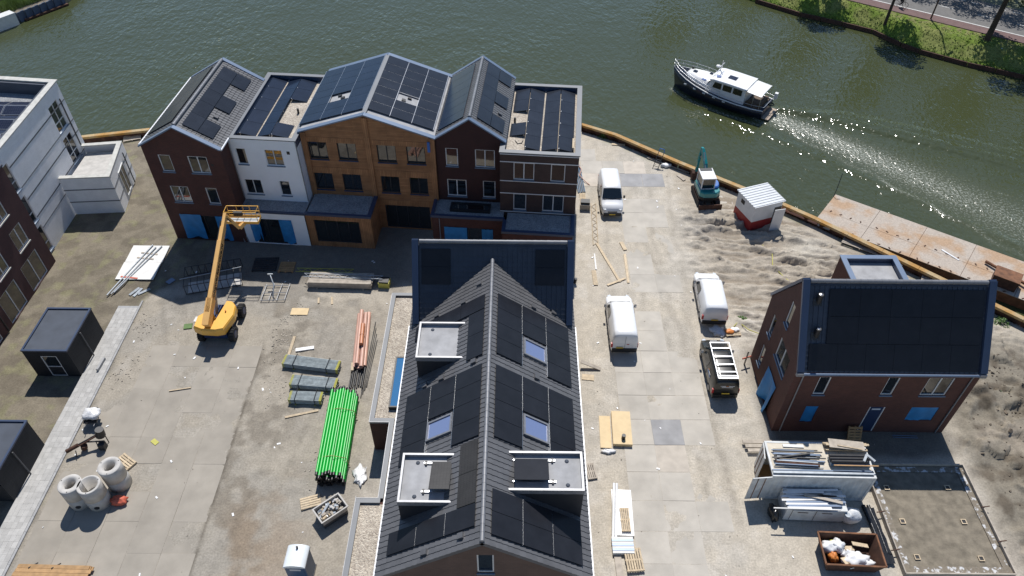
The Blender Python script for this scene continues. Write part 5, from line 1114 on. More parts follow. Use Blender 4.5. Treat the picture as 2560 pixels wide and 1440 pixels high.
p = pallet('brown pallet leaning upright against the detached house', (22.35,28.25,.42), R(0), .9, 1.0, 'timber_brown', tilt=(R(60),0))
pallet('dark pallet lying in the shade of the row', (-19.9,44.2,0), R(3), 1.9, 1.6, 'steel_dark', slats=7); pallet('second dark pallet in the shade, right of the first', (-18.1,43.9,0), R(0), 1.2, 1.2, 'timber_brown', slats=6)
pallet('bleached slatted pallet on the sand at the orange quay beam behind the red house', (-37.3,62.2,.02), R(20), 1.6, 1.0, 'timber_grey')
# concrete rings
def ring(label, x, y, h, hole, conic=False):
    t = thing('concrete_ring_stack', label, 'concrete rings', (x,y,0), 0, 'stacked concrete manhole rings'); n = 2
    for k, (z0, z1) in enumerate(((0,.92),(.93,h))):
        r = .66; MB().lathe([(.50,z0),(r,z0),(r,z1-.03),(r-.03,z1),(hole if k else .5,z1),(hole if k else .5,z0)],n=30,closed=True).build('concrete_ring','concrete',t)
    MB().lathe([(.001,.02),(.5,.02)],n=20).build('base_slab','concrete',t)
    if not conic:
        a = R(-75); MB().tube([(.60*math.cos(a),.60*math.sin(a),.42),(.672*math.cos(a),.672*math.sin(a),.42)],.15,14).build('pipe_hole','black_plastic',t)
    for a in (40,160,280): MB().obox((.57*math.cos(R(a)),.57*math.sin(R(a)),h+.005),(.05,.05,.02)).build('lifting_eye','steel_dark',t)
ring('concrete ring stack nearest the pavement kerb', -25.85, 23.05, 2.0, .36); ring('middle concrete ring stack with the widest opening', -24.72, 23.0, 2.0, .52); ring('concrete ring stack set back beside the pallet', -23.98, 24.25, 2.05, .36, True)
def blob(name, loc, r, mat, label, cat, sq=(1,1,1), seed=1, amp=.18, parent=None):
    bm = bmesh.new(); bmesh.ops.create_icosphere(bm, subdivisions=3, radius=1); rr = np.random.default_rng(seed); ph = rr.uniform(0,6,9)
    for v in bm.verts:
        c = v.co; d = 1+amp*(math.sin(c.x*5+ph[0])*math.sin(c.y*5+ph[1])+.6*math.sin(c.z*9+ph[2])*math.sin(c.x*9+ph[3])+.4*math.sin(c.y*14+ph[4]))
        v.co = Vector((c.x*sq[0]*r*d, c.y*sq[1]*r*d, max(-.85*sq[2]*r, c.z*sq[2]*r*d)+.85*sq[2]*r))
    me = bpy.data.meshes.new(name); bm.to_mesh(me); bm.free(); me.materials.append(MAT[mat])
    for p_ in me.polygons: p_.use_smooth = True
    return link(name, me, parent, loc=loc, label=label, cat=cat)
blob('red_sack', (-23.55,23.0,0), .42, 'bag_red', 'full orange-red sack lying at the foot of the concrete rings', 'sack', (1.15,.75,.62), 3)
# wheelbarrow with bag
wbw = thing('wheelbarrow', 'wheelbarrow carrying a bulging white sack next to the pavement', 'wheelbarrow', (-27.45,28.9,0), R(10))
MB().loft([[(-.3,-.45,.35),(.3,-.45,.35),(.3,.35,.35),(-.3,.35,.35)],[(-.42,-.6,.62),(.42,-.6,.62),(.42,.5,.62),(-.42,.5,.62)]],sm=False).build('tray','black_plastic',wbw); MB().tube([(-.3,-.9,.6),(-.25,.3,.35),(-.05,.75,.2)],.025,6).tube([(.3,-.9,.6),(.25,.3,.35),(.05,.75,.2)],.025,6).tube([(-.3,-.3,.4),(-.3,-.4,0),(.3,-.4,0),(.3,-.3,.4)],.025,6).build('frame','rim',wbw); MB().tube([(-.05,.75,.2),(.05,.75,.2)],.2,14).build('wheel','tyre',wbw)
blob('white_sack', (-27.4,28.9,.6), .5, 'foil', 'bulging white plastic sack on the wheelbarrow', 'sack', (1.1,.9,.5), 5, .22)
# drilling rig lying on trestle
mc = thing('drilling_rig', 'rusty black drilling frame with motor beside the pavement', 'machine', (-26.6,27.0,0))
for a,b,m_ in (((-1.35,-.85,.45),(.35,.25,.85),'rust_dark'),((-1.25,-.62,.5),(.5,.45,.9),'steel_dark'),((-.5,-.15,.6),(.75,-.05,.6),'steel_dark')): MB().tube([a,b],.05,8).build('frame_bar',m_,mc)
MB().tube([(-1.4,-.8,.5),(-.75,-.4,.65)],.13,8).build('auger','rust_dark',mc); MB().tube([(.45,.25,.75),(.55,.3,1.35)],[.30,.26],12).build('motor','black_plastic',mc); MB().tube([(-.6,-.3,.15),(-.5,-.3,.5)],.2,10).build('drum','rust_dark',mc); MB().box(.35,-.35,0,.75,.0,.5).build('gearbox','steel_dark',mc)
for p_ in ((-.9,-.75),(.2,-.05),(.7,.35),(.75,-.3)): MB().tube([(p_[0]*.9,p_[1],.55),(p_[0],p_[1]-.1,.0)],.03,6).build('leg','steel_dark',mc)
# timber stacks
ts = thing('timber_stack', 'stack of brown boards lying at the bottom left corner', 'timber stack', (-25.5,18.2,0), R(-1))
for z in range(4):
    for k in range(6): MB().box(-2.15+random.uniform(-.05,.1),-.70+k*.235,.1+z*.07,2.15+random.uniform(-.3,.05),-.48+k*.235,.162+z*.07).build('board','timber_brown',ts)
for x in (-1.2,.1): MB().beam((x,.9,.12),(x-.2,.45,.42),.05,.05).build('batten','steel_dark',ts); 
for x in (-1.3,1.3): MB().box(x-.05,-.72,0,x+.05,.75,.1).build('bearer','timber_grey',ts)
tb = thing('timber_stack', 'stack of long pale boards with a lattice girder on top, in front of the row', 'timber stack', (-13.4,42.15,0), R(-1.5))
for z in range(6):
    for k in range(4): MB().box(-2.5+random.uniform(-.06,.06),-.62+k*.31,.1+z*.09,2.5+random.uniform(-.1,.06),-.33+k*.31,.18+z*.09).build('board','timber_grey',tb)
for x in (-1.8,1.8): MB().box(x-.05,-.75,0,x+.05,.75,.1).build('bearer','timber_grey',tb)
def truss(name, label, loc, rz, L, w, mat='galv', z=0, group=None):
    t = thing(name, label, 'lattice girder', (loc[0],loc[1],z), rz, group); n = int(L/.42)
    for y in (-w/2, w/2): MB().tube([(-L/2,y,.05),(L/2,y,.05)],.028,6).build('chord',mat,t)
    for k in range(n):
        x = -L/2+k*L/n; MB().tube([(x,-w/2 if k % 2 else w/2,.05),(x+L/n,w/2 if k % 2 else -w/2,.05)],.02,5).build('brace',mat,t)
    return t
truss('lattice_girder','silver lattice girder lying on the pale board stack',(-13.2,42.25),R(-2),6.2,.35,z=.66); truss('lattice_girder','yellowish lattice girder lying in the grey shade behind the board stack',(-15.0,43.6),R(-1),4.6,.4,'strap_yellow'); truss('lattice_girder','long yellowish lattice girder lying next to the front-facing white van',(7.05,49.8),R(88),5.6,.42,'timber')
# big bundle of green pipes
gp = thing('pipe_bundle', 'bundle of bright green plastic pipes with black ends', 'pipe bundle', (-11.1,27.6,0), R(1.5))
pm_ = MB().tube([(0,-3.2,0),(0,3.2,0)],.088,12).mesh('pipe','green_pipe'); cm_ = MB().tube([(0,-.10,0),(0,.10,0)],.094,12).mesh('pipe_end','black_pipe')
for j in range(7):
    for i in range(9):
        dy = random.uniform(-.18,.18); 
        if j == 6 and i > 4: continue
        if j == 5 and i > 7: continue
        o = link('pipe', pm_, gp, loc=(-.76+i*.185+(.09 if j % 2 else 0)+.02*j*0, dy, .14+j*.165))
        for s in (-1,1): link('pipe_end', cm_, o, loc=(0,s*3.25,0))
for y in (-2,1.6): MB().box(-.9,y-.06,0,1.0,y+.06,.055).build('bearer','timber_grey',gp); MB().tube([(-.92,y,.1),(-.9,y,1.1),(.0,y,1.28),(.85,y,.98),(.95,y,.1)],.018,5).build('strap','timber_brown',gp)
pp = thing('pipe_bundle', 'salmon pink drain pipes stacked behind the green pipes', 'pipe bundle', (-10.85,36.1,0), R(4.5))
for x,z,y,m_ in ((-.4,.17,0,'pink_pipe'),(-.05,.17,-.15,'pink_pipe'),(.3,.17,.1,'pink_pipe'),(-.2,.47,.1,'pink_pipe'),(.14,.47,-.2,'pink_pipe')): MB().tube([(x,-2.6+y,z),(x,2.6+y,z)],.16,14).build('pipe',m_,pp); 
MB().tube([(.05,-.95,.78),(.05,1.0,.78)],.16,14).build('short_pipe','copper_pipe',pp); MB().tube([(.05,-.1,.78),(.05,.06,.78)],.178,14).build('pipe_collar','copper_pipe',pp); MB().box(-.6,-2.9,0,-.42,-2.2,.3).build('wood_block','timber',pp)
bp_ = thing('pipe_bundle', 'thin black pipes lying between pink and green pipes', 'pipe bundle', (-10.75,33.0,0), R(2))
for k in range(8): MB().tube([(-.45+k*.13,-1.2+random.uniform(-.3,.2),.06+.08*(k%2)),(-.42+k*.13,1.1+random.uniform(-.3,.4),.06+.08*(k%2))],.05,8).build('pipe','black_pipe',bp_)
for k in range(4): MB().tube([(.45+k*.1,-2.0+.3*k,.04),(.75+k*.1,5.0-.6*k,.04)],.03,6).build('rod','steel_dark',bp_)
for k,(x,y,L,n,lb_) in enumerate(((-14.05,33.75,4.0,9,'longest bundle of grey scaffold tubes with yellow ends'),(-13.55,32.05,3.2,9,'middle bundle of grey scaffold tubes with yellow ends'),(-13.85,30.85,2.2,8,'shortest bundle of grey scaffold tubes with yellow ends'))):
    t = thing('tube_bundle', lb_, 'tube bundle', (x,y,0), R(-8+3*k), 'scaffold tube bundles')
    for j in range(5):
        for i in range(n):
            o = MB().tube([(-L/2+random.uniform(-.06,.06),-.42+i*.098,.10+j*.085),(L/2+random.uniform(-.06,.06),-.42+i*.098,.10+j*.085)],.046,7).build('tube','galv_bundle',t)
            if j > 2 or i < 1:
                for s in (-1,1): MB().tube([(s*(L/2-.14),-.42+i*.098,.10+j*.085),(s*(L/2+.02),-.42+i*.098,.10+j*.085)],.048,7).build('painted_end','strap_yellow',o)
    for xx in (-L*.3,L*.3): MB().tube([(xx,-.5,.02),(xx,-.5,.55),(xx,.5,.55),(xx,.5,.02)],.022,5).build('strap','steel_dark',t); MB().box(xx-.04,-.55,0,xx+.04,.55,.055).build('bearer','strap_yellow',t)
# rubble bin
rb = thing('rubble_bin', 'grey open plastic bin full of rubble and scrap', 'bin', (-10.6,22.3,0), R(40))
bo_ = [(-.85,-.55),(.85,-.55),(.85,.55),(-.85,.55)]
MB().loft([[(x*.85,y*.85,.05) for x,y in bo_],[(x,y,.80) for x,y in bo_],[(x*1.05,y*1.07,.80) for x,y in bo_],[(x*1.05,y*1.07,.86) for x,y in bo_],[(x*.95,y*.93,.86) for x,y in bo_],[(x*.95,y*.93,.55) for x,y in bo_]],sm=False,caps=False).build('tub','concrete',rb); MB().box(-.8,-.5,.03,.8,.5,.5).build('tub_floor','rubber_grey',rb)
for k in range(46):
    x,y = random.uniform(-.7,.7), random.uniform(-.42,.42); MB().obox((x,y,.58+random.uniform(0,.22)),(random.uniform(.1,.3),random.uniform(.08,.2),random.uniform(.05,.14)),random.uniform(0,3),random.uniform(-.5,.5),random.uniform(-.5,.5)).build('scrap',random.choice(('rubble','concrete','timber','foil','timber_grey','galv')),rb)
MB().obox((-.35,.1,.78),(1.0,.13,.08),R(25),R(-10)).build('scrap_bar','galv',rb)
# toilet
to = thing('portable_toilet', 'blue portable toilet with white domed roof at the bottom edge', 'toilet', (-11.55,18.62,0), R(-1))
MB().box(-.56,-.56,.08,.56,.56,2.12).build('cabin','toilet_blue',to); MB().box(-.6,-.6,0,.6,.6,.1).build('base','black_plastic',to)
MB().loft([[(.62*math.cos(a),y,2.12+.28*math.sin(a)) for a in [k*math.pi/10 for k in range(11)]] for y in (-.62,.62)]).build('roof','toilet_roof',to); MB().tube([(.0,.4,2.3),(.0,.4,2.55)],.06,8).build('vent','black_plastic',to); MB().box(-.45,-.575,.15,.45,-.562,2.0).build('door','toilet_blue',to); MB().box(-.3,-.585,1.75,.3,-.577,1.92).build('sign','mark_white',to)
# white boards with poles near the garden
wb_ = thing('white_boards', 'two white boards lying on the ground under steel tubes', 'boards', (-29.75,44.25,0), R(0))
for k,(y0,y1) in enumerate(((-2.0,-.01),(.01,2.02))): MB().prism([(-1.5+.02*k,y0),(1.5+.02*k,y0),(1.46,y1),(-1.52,y1)],.10,.16).build('board','board_white',wb_)
MB().box(-1.4,-1.9,0,1.4,1.9,.10).build('underlay','timber_grey',wb_)
pt = thing('scaffold_tubes', 'three long steel tubes lying across the white boards', 'tubes', (-30.2,43.4,.2), R(-12))
for k,(x0,x1,l) in enumerate(((-.35,-.05,2.9),(-.12,.35,2.7),(.0,.75,2.95))): MB().tube([(x0,-3.1+.2*k,-.05),(x1,l,.05)],.055,8).build('tube','galv',pt)
for y in (1.9,1.3,-1.0): MB().beam((-.5,y,-.03),(.9,y+.1,-.03),.14,.05).build('bearer','timber_grey' if y > 0 else 'bag_red',pt)
for k,(x,y,a) in enumerate(((-29.3,41.0,60),(-29.0,40.9,70),(-28.55,41.0,40),(-26.9,42.2,55))): tag(MB().obox((x,y,.05),(.95,.22,.05) if k < 3 else (.6,.45,.04),R(a)).build('offcut_board','galv' if k < 3 else 'coping_blue'),('grey offcut strip, first of three below the white boards','grey offcut strip, second of three below the white boards','grey offcut strip, third of three below the white boards','small pale blue board lying in the building shade')[k],'offcut')
# barrier racks in the shade
rk_ = thing('fence_rack', 'black steel racks lying behind the yellow boom', 'rack', (-23.4,42.3,0), R(15))
for s,x0 in enumerate((-2.1,.1)):
    for y,z in ((-1.1,.1),(-1.1,.95),(1.1,.1),(1.1,.95),(0,.95)): MB().tube([(x0,y,z),(x0+2.0,y,z)],.03,6).build('rail','steel_dark',rk_)
    for k in range(5):
        for q in (((x0+k*.5,-1.1,.05),(x0+k*.5,-1.1,.98)),((x0+k*.5,-1.1,.95),(x0+k*.5,1.1,.95)),((x0+k*.5,1.1,.05),(x0+k*.5,1.1,.98))): MB().tube(q,.025,6).build('bar','steel_dark',rk_)
MB().box(-2.0,-1.0,.03,-.2,.2,.10).box(.2,-1.0,.03,2.0,.4,.10).build('tray','concrete',rk_); MB().tube([(-2.4,-.3,1.02),(2.2,.0,1.02)],.035,6).build('loose_tube','galv',rk_)
fr_ = thing('frame_rack', 'grey metal frames lying on the sand right of the boom lift', 'frames', (-18.4,41.0,0), R(3))
for y in (-.9,-.1,.7): MB().tube([(-.9,y,.15),(.9,y,.15)],.03,6).build('rail','rim',fr_)
for x in (-.9,-.3,.3,.9): MB().tube([(x,-.9,.15),(x+.15,.9,.15)],.03,6).build('bar','rim',fr_)
MB().tube([(-.3,.9,1.1),(.1,.0,.9),(.0,-.7,.2)],.05,6).beam((-.5,.95,1.15),(-.1,.95,1.15),.08,.08).build('post','galv',fr_)
bx = thing('planter_crate', 'yellow-rimmed crate with black sack beside the board stack', 'crate', (-10.0,42.0,0), R(-4)); MB().box(-.42,-.35,0,.42,.35,.5).build('crate','strap_yellow',bx); MB().box(-.38,-.31,.45,.38,.31,.62).build('sack','black_plastic',bx)
b2_ = thing('planter_crate', 'pale crate with black sack between blue pipes and the front-facing white van', 'crate', (6.35,52.0,0), R(-4)); MB().box(-.45,-.35,0,.45,.35,.55).build('crate','timber_grey',b2_); MB().box(-.40,-.2,.5,.40,.34,.75).build('sack','black_plastic',b2_)
# items right of the long roof
pb = thing('plywood_box', 'plywood box with a dark vent pipe on top, in the lane', 'box', (7.28,28.6,0), R(-2)); MB().box(-.62,-1.3,0,.62,1.3,.28).build('box','ply',pb); MB().tube([(.05,-.85,.28),(.05,-.85,.62)],.13,12).build('pipe','black_plastic',pb)
tag(MB().obox((6.2,28.4,.06),(.72,2.5,.04),R(-2)).build('plywood_sheet','ply'),'flat plywood sheet lying left of the plywood box','sheet')
blob('plastic_wrap', (6.3,26.9,0), .35, 'foil', 'crumpled clear wrap at the foot of the plywood sheet', 'wrap', (1.3,.5,.25), 8, .3)
wp = thing('sheet_pack', 'white wrapped pack of sheets with a small pallet on top', 'pack', (6.75,22.6,0), R(-2)); MB().box(-.6,-1.5,.03,.6,1.5,.15).build('pack','plastic_white',wp)
wt = thing('white_profiles', 'two long white plastic profiles lying across the sheet pack', 'profiles', (6.3,22.6,.2), R(-6)); 
for x in (-.1,.07): MB().tube([(x,-2.0,0),(x,1.9,0)],.08,10).build('profile','plastic_white',wt)
bs = thing('panel_stack', 'stack of thin blue and white strips between the sheet pack and a pallet', 'strips', (6.55,20.45,0), R(0))
for k in range(7): MB().box(-.62,-.5+k*.145,.05,.62,-.37+k*.145,.28+.02*(k%2)).build('strip','coping_blue' if k % 2 else 'board_white',bs)
plank('brown plank end sticking out beside the lowest pallet',(6.2,20.0,.05),(6.3,17.5,.05),.4,.06,'timber_grey')
for lb_,a,b,w,m_ in (('long plank slanting on the sand above the tall white van',(7.05,47.2,.05),(8.55,42.6,.04),.2,'timber'),('plank lying parallel to the lane above the tall white van',(9.25,45.9,.04),(9.2,42.5,.04),.19,'timber'),('plank crossing the foot of the slanted plank',(7.5,42.2,.06),(9.0,43.0,.06),.18,'timber'),('broken plank pieces lying next to a white offcut',(6.55,43.9,.05),(6.6,42.2,.05),.34,'timber'),('white offcut stick lying near broken planks',(6.75,45.9,.06),(6.75,44.0,.06),.12,'board_white'),('plank leaning from the long roof eaves to the ground',(4.9,34.0,.5),(6.3,33.7,.06),.28,'timber_grey'),('flat pale board beside the long roof',(4.95,33.0,.03),(5.8,32.9,.03),.5,'timber'),('short block pair lying on the lane',(9.1,47.4,.06),(9.35,46.4,.06),.3,'timber'),('plank lying on the sand left of the tube bundles',(-15.9,36.5,.05),(-15.95,34.4,.05),.2,'timber'),('plank lying below the shortest tube bundle',(-15.0,29.3,.05),(-12.9,29.9,.05),.16,'timber'),('thin lath lying on the concrete yard',(-23.4,31.4,.05),(-22.0,31.7,.05),.08,'timber'),('two-step offcut of plywood near the tube bundles',(-16.7,39.0,.06),(-15.4,39.0,.06),.7,'ply'),('short stud lying below the board stack, left one',(-14.9,40.5,.05),(-14.8,39.9,.05),.14,'timber'),('short stud lying below the board stack, right one',(-13.9,40.6,.05),(-13.75,39.8,.05),.14,'timber'),('long timber at the quay edge behind the excavator',(12.8,59.7,.1),(16.4,57.3,.1),.14,'timber_grey'),('bundle of planks at the quay edge by the hut',(15.3,57.0,.05),(15.8,56.2,.05),.3,'timber_grey'),('pale plank lying near the corner of the flat-roofed house',(9.6,62.0,.05),(10.9,61.9,.05),.25,'timber')): plank(lb_,a,b,w,.05,m_)
bpx = thing('blue_pipes', 'thin blue-grey pipes with a pink hose beside the end house', 'pipes', (6.15,56.2,0), R(3))
for k in range(5): MB().tube([(-.35+k*.15,-2.0+random.uniform(-.2,.1),.06),(-.4+k*.15,2.2,.06+.05*(k%2))],.055,8).build('pipe','blue_pipe',bpx)
MB().tube([(.1,2.0,.2),(.3,1.3,.2),(.0,.4,.2),(.4,-.4,.15),(.8,-.9,.05)],.04,6).build('hose','pink_pipe',bpx)
tag(MB().tube([(4.95,42.4,.1),(5.0,42.4,.55)],.12,10).build('short_pipe','black_pipe'),'short black pipe standing upright beside the cross wing','pipe')
# pipes along the quay
for lb_,a,b,r,m_ in (('pink drain pipe along the quay behind the hut',(23.0,52.6,.2),(26.6,49.7,.2),.2,'pink_pipe'),('black pipe along the quay beam behind the hut',(22.9,53.3,.2),(26.2,50.6,.2),.17,'black_pipe'),('grey ribbed pipe end with black sleeve by the quay',(26.3,49.9,.2),(28.4,48.3,.2),.24,'galv')): tag(MB().tube([a,b],r,12).build('drain_pipe',m_),lb_,'pipe',None)
blob('white_foil', (14.4,58.4,0), .35, 'plastic_white', 'white plastic bundle near the ladder hoop at the quay', 'bundle', (1.5,.7,.5), 12)
ld = thing('quay_ladder', 'dark ladder with blue hoop top leaning at the quay edge', 'ladder', (13.6,58.4,0), R(-30))
for x in (-.25,.25): MB().tube([(x,-.6,0),(x,.3,1.1),(x,.55,1.3)],.03,6).build('stile','steel_dark',ld)
for k in range(4): MB().tube([(-.25,-.4+k*.2,.25+k*.25),(.25,-.4+k*.2,.25+k*.25)],.025,6).build('rung','steel_dark',ld)
MB().tube([(-.25,.55,1.3),(-.2,.6,1.6),(.2,.6,1.6),(.25,.55,1.3)],.04,6).build('hoop','cover_blue',ld)
# hose
tag(MB().tube([(20.9,47.2,.05),(21.4,46.0,.1),(21.1,44.6,.1),(21.7,43.2,.12),(22.3,42.3,.1),(22.6,41.3,.1),(21.8,40.2,.1),(20.6,38.6,.1),(19.3,36.6,.08),(17.6,37.6,.06),(17.0,38.4,.06),(16.6,37.9,.06)],.035,6).build('yellow_hose','strap_yellow'),'thin yellow hose winding over the sand to the detached house','hose')
for k,(x,y,m_,lb_) in enumerate(((16.1,37.25,'mark_orange','orange sack on the pallet by the house corner'),(16.55,37.45,'plastic_white','white sack on the pallet by the house corner'))): blob('sack',(x,y,.14),.3,m_,lb_,'sack',(1.1,.7,.35),20+k,.15)
blob('plastic_wrap', (15.3,37.4,0), .55, 'foil', 'clear plastic sheet crumpled left of the bag pallet', 'wrap', (1,1.1,.18), 31, .3); blob('plastic_wrap', (-9.35,25.0,0), .6, 'foil', 'clear plastic sheet crumpled beside the green pipes', 'wrap', (.7,1.2,.12), 33, .3)
sp = thing('marker_post', 'grey post with red and white tape at the house corner', 'post', (16.6,34.3,0)); MB().tube([(0,0,0),(.05,.1,1.3)],.06,8).build('post','timber_grey',sp); MB().obox((.02,.03,.7),(.7,.05,.12),R(20)).build('tape','bag_red',sp)
# ------------------------------------------------------------------ containers
c1 = thing('shipping_container', 'large white steel container with open doors and material piled on its roof', 'container', (15.42,23.65,0), R(-.9))
CL, CW, CH = 6.06, 2.44, 2.59
def corr(mb, p0, p1, z0, z1, nrm, n):
    p0, p1, nrm = Vector(p0), Vector(p1), Vector(nrm); pts = []
    for k in range(n*2+1):
        q = p0.lerp(p1, k/(2*n)) - nrm*(.03 if (k//1) % 2 else 0); pts.append(q)
    for a, b in zip(pts, pts[1:]): mb.poly([(a.x,a.y,z0),(b.x,b.y,z0),(b.x,b.y,z1),(a.x,a.y,z1)])
mb = MB(); corr(mb,(.1,.03,0),(CL-.1,.03,0),.15,CH-.1,(0,-1,0),18); corr(mb,(.1,CW-.03,0),(CL-.1,CW-.03,0),.15,CH-.1,(0,1,0),18); corr(mb,(CL-.03,.1,0),(CL-.03,CW-.1,0),.15,CH-.1,(1,0,0),7); mb.build('side_wall','container_white',c1)
mb = MB()
for y in (0,CW-.12): mb.box(0,y,CH-.14,CL,y+.12,CH).box(0,y,.02,CL,y+.12,.17)
for x in (0,CL-.12):
    mb.box(x,.12,CH-.139,x+.12,CW-.12,CH-.001)
    for y in (0,CW-.12): mb.box(x-.002,y-.002,.17,x+.122,y+.122,CH-.14)
mb.build('frame','container_white',c1); MB().box(.1,.1,CH-.06,CL-.1,CW-.1,CH-.02).build('roof','container_roof',c1); MB().box(.1,.1,.1,CL-.1,CW-.1,.17).build('floor','timber_brown',c1); MB().box(CL-.3,.1,.17,CL-.2,CW-.1,CH-.1).build('inner_end','steel_dark',c1)
for y, a in ((.02,R(186)),(CW-.02,R(262))):
    d = MB().obox((0,0,0),(1.16,.06,2.3)).build('door','container_white',c1); d.location = (math.cos(a)*.58, y+math.sin(a)*.58, 1.3); d.rotation_euler = (0,0,a)
    for x in (-.2,.25): MB().tube([(x,-.05,-1.1),(x,-.05,1.1)],.022,6).tube([(x,.05,-1.1),(x,.05,1.1)],.022,6).build('lock_bar','rust',d)
c2 = thing('steel_cabinet', 'low white steel store cabinet covered with white profiles', 'cabinet', (16.25,22.25,0), R(-2)); MB().box(0,0,.08,3.5,1.4,1.3).build('body','container_white',c2)
for x in (.35,1.75): 
    d = MB().box(x,-.03,.14,x+1.3,-.002,1.22).build('door','container_white',c2); MB().tube([(x+.3,-.06,1.05),(x+.9,-.06,1.05)],.02,6).build('handle','rust',d); MB().box(x-.02,-.012,.12,x,-.001,1.24).build('hinge_gap','rust_dark',d)
# piles on top
def stack(name, label, cat, items):
    t = thing(name, label, cat, items[0][0]); o0 = Vector(items[0][0])
    for a, b, w, h, m_, nm in items: MB().beam(Vector(a)-o0, Vector(b)-o0, w, h).build(nm, m_, t)
    return t
it = []
for k in range(16):
    y = 25.45-k*.075; it.append(((15.62+random.uniform(0,.3),y,2.66+.05*(k%3)),(18.6+random.uniform(-.5,.2),y-.12+random.uniform(-.05,.05),2.66+.05*(k%3)),.055,.05,random.choice(('galv','coping_blue','coping_blue','steel_dark')),'profile'))
it += [((15.7,24.75,2.8),(17.9,25.05,2.86),.09,.07,'steel_dark','profile'),((15.75,24.55,2.72),(18.3,24.3,2.72),.16,.10,'rust_dark','profile'),((16.5,25.75,2.62),(17.75,25.7,2.62),.2,.04,'board_white','profile')]
stack('profile_pile','pile of blue-grey metal profiles on the left of the container roof','profiles',it)
stack('steel_tube','long blue-grey steel tube along the front edge of the container roof','tube',[((15.45,23.87,2.66),(21.35,23.8,2.66),.14,.1,'galv','tube'),((15.45,24.02,2.66),(21.35,23.95,2.66),.08,.1,'coping_blue','tube')])
it = [((18.95,25.9-k*.1,2.66+.11*(k%4)),(21.4+random.uniform(-.2,.2),25.85-k*.1,2.66+.11*(k%4)),.12,.09,'timber','board') for k in range(6)]
stack('board_pile','pale boards under a brown sheet on the container roof','boards',it+[((19.15,25.7,3.02),(21.2,25.45,3.02),.62,.05,'timber_grey','sheet'),((19.6,25.5,3.07),(21.0,25.2,3.07),.06,.05,'timber','lath')])
ro = thing('roll_pile', 'dark foil-wrapped rolls at the right of the container roof', 'rolls', (18.9,24.6,2.6))
for k in range(6): MB().tube([(random.uniform(0,.1),-.2+.2*(k%3)+.05*(k//3),.14+.2*(k//3)),(2.3+random.uniform(-.1,.15),-.22+.2*(k%3)+.05*(k//3),.14+.2*(k//3))],.10,9).build('roll',random.choice(('blue_pipe','steel_dark','galv')),ro)
MB().beam((1.85,-.3,.6),(2.15,.15,.62),.14,.1).beam((2.15,.15,.62),(2.5,-.3,.6),.14,.1).build('gable_offcut','galv',ro); MB().beam((.1,-.45,.42),(2.7,-.5,.44),.06,.05).build('lath','timber_brown',ro)
for k in range(3): plank(('rearmost plank sticking out behind the container','middle plank sticking out behind the container','front plank sticking out behind the container')[k],(15.0+.1*k,27.6-.32*k,.25),(20.5,27.6-.32*k,.25),.24,.07,'timber_grey')
it = []
for k in range(20):
    y = 23.4-(k%10)*.125; z = 1.35+.07*(k//10); it.append(((16.0+random.uniform(0,.5),y,z),(19.6+random.uniform(-1.2,.3),y+random.uniform(-.15,.1),z),.13,.05,random.choice(('plastic_white','plastic_white','board_white','plastic_white','coping_blue')),'profile'))
it += [((17.4,23.1,1.52),(19.5,22.55,1.52),.18,.05,'timber_grey','plank'),((15.4,22.25,1.42),(19.3,22.15,1.42),.06,.06,'board_white','profile')]
stack('white_profile_pile','pile of white plastic profiles on the low cabinet','profiles',it)
blob('white_bulk_bag', (20.25,22.35,0), .62, 'foil', 'dirty white bulk bag standing right of the low cabinet', 'bag', (1.0,.75,.85), 44, .10); tag(MB().tube([(19.75,22.0,1.0),(19.75,22.0,1.15)],.16,12).build('tin','galv'),'round metal tin lid lying on the white bulk bag','tin')
blob('tarp_heap', (15.7,22.5,0), .45, 'film_black', 'dark tarpaulin heap left of the low cabinet', 'heap', (.6,1.2,1.0), 46, .2)
fm = thing('film_roll', 'long rolls of black plastic film beside the foundation', 'film', (21.55,21.7,.12), R(1.5))
for x,r_ in ((-.12,.12),(.18,.11)): MB().tube([(x,-1.6,.0),(x+.03,0,.03),(x-.02,1.5,.0)],[r_,r_*.9,r_],10).build('roll','film_black',fm)
MB().loft([[(-.15+.55*k/4,y,.02+.10*abs(math.sin(k*1.7+y*3))) for k in range(5)] for y in [-2.2+i*.5 for i in range(8)]],closed=False,caps=False).build('sheet','film_black',fm)
# skip
sk_ = thing('skip', 'rusty brown open skip filled with rubbish bags and cardboard', 'skip', (19.35,19.95,0), R(-2.3))
O_ = [(-1.66,-.97),(1.66,-.97),(1.66,.97),(-1.66,.97)]
MB().loft([[(x*.82,y*.88,.05) for x,y in O_],[(x,y,1.0) for x,y in O_],[(x*.965,y*.945,1.0) for x,y in O_],[(x*.80,y*.84,.12) for x,y in O_]],sm=False).build('shell','rust_dark',sk_)
mb = MB()
for (a,b) in zip(O_,O_[1:]+O_[:1]): mb.beam((*a,1.02),(*b,1.02),.09,.08)
mb.build('rim','rust',sk_)
RB = (('white',-1.0,.3,.5,'plastic_white',(1,.8,.6)),('clear',-.55,.35,.5,'foil',(.8,.8,.7)),('orange',-.95,-.25,.42,'mark_orange',(.6,.8,.6)),('white',.25,-.45,.6,'plastic_white',(1.2,.7,.55)),('white',.75,-.6,.5,'plastic_white',(1.1,.5,.5)),('yellow',-.7,.6,.35,'strap_yellow',(1,.5,.6)),('grey',-.1,.0,.4,'foil',(1,.7,.6)))
for k,(c,x,y,r_,m_,sq) in enumerate(RB): blob('rubbish_bag',(x,y,.35),r_,m_,None,None,sq,60+k,.2,parent=sk_)
for x,y,a,w,h_ in ((-.35,-.55,20,.5,.45),(-.05,-.65,-30,.4,.35),(.0,.2,10,.6,.3),(.7,.45,0,1.0,.25)): MB().obox((x,y,.72),(w,h_,.04),R(a),R(14),R(-10)).build('cardboard','timber',sk_)
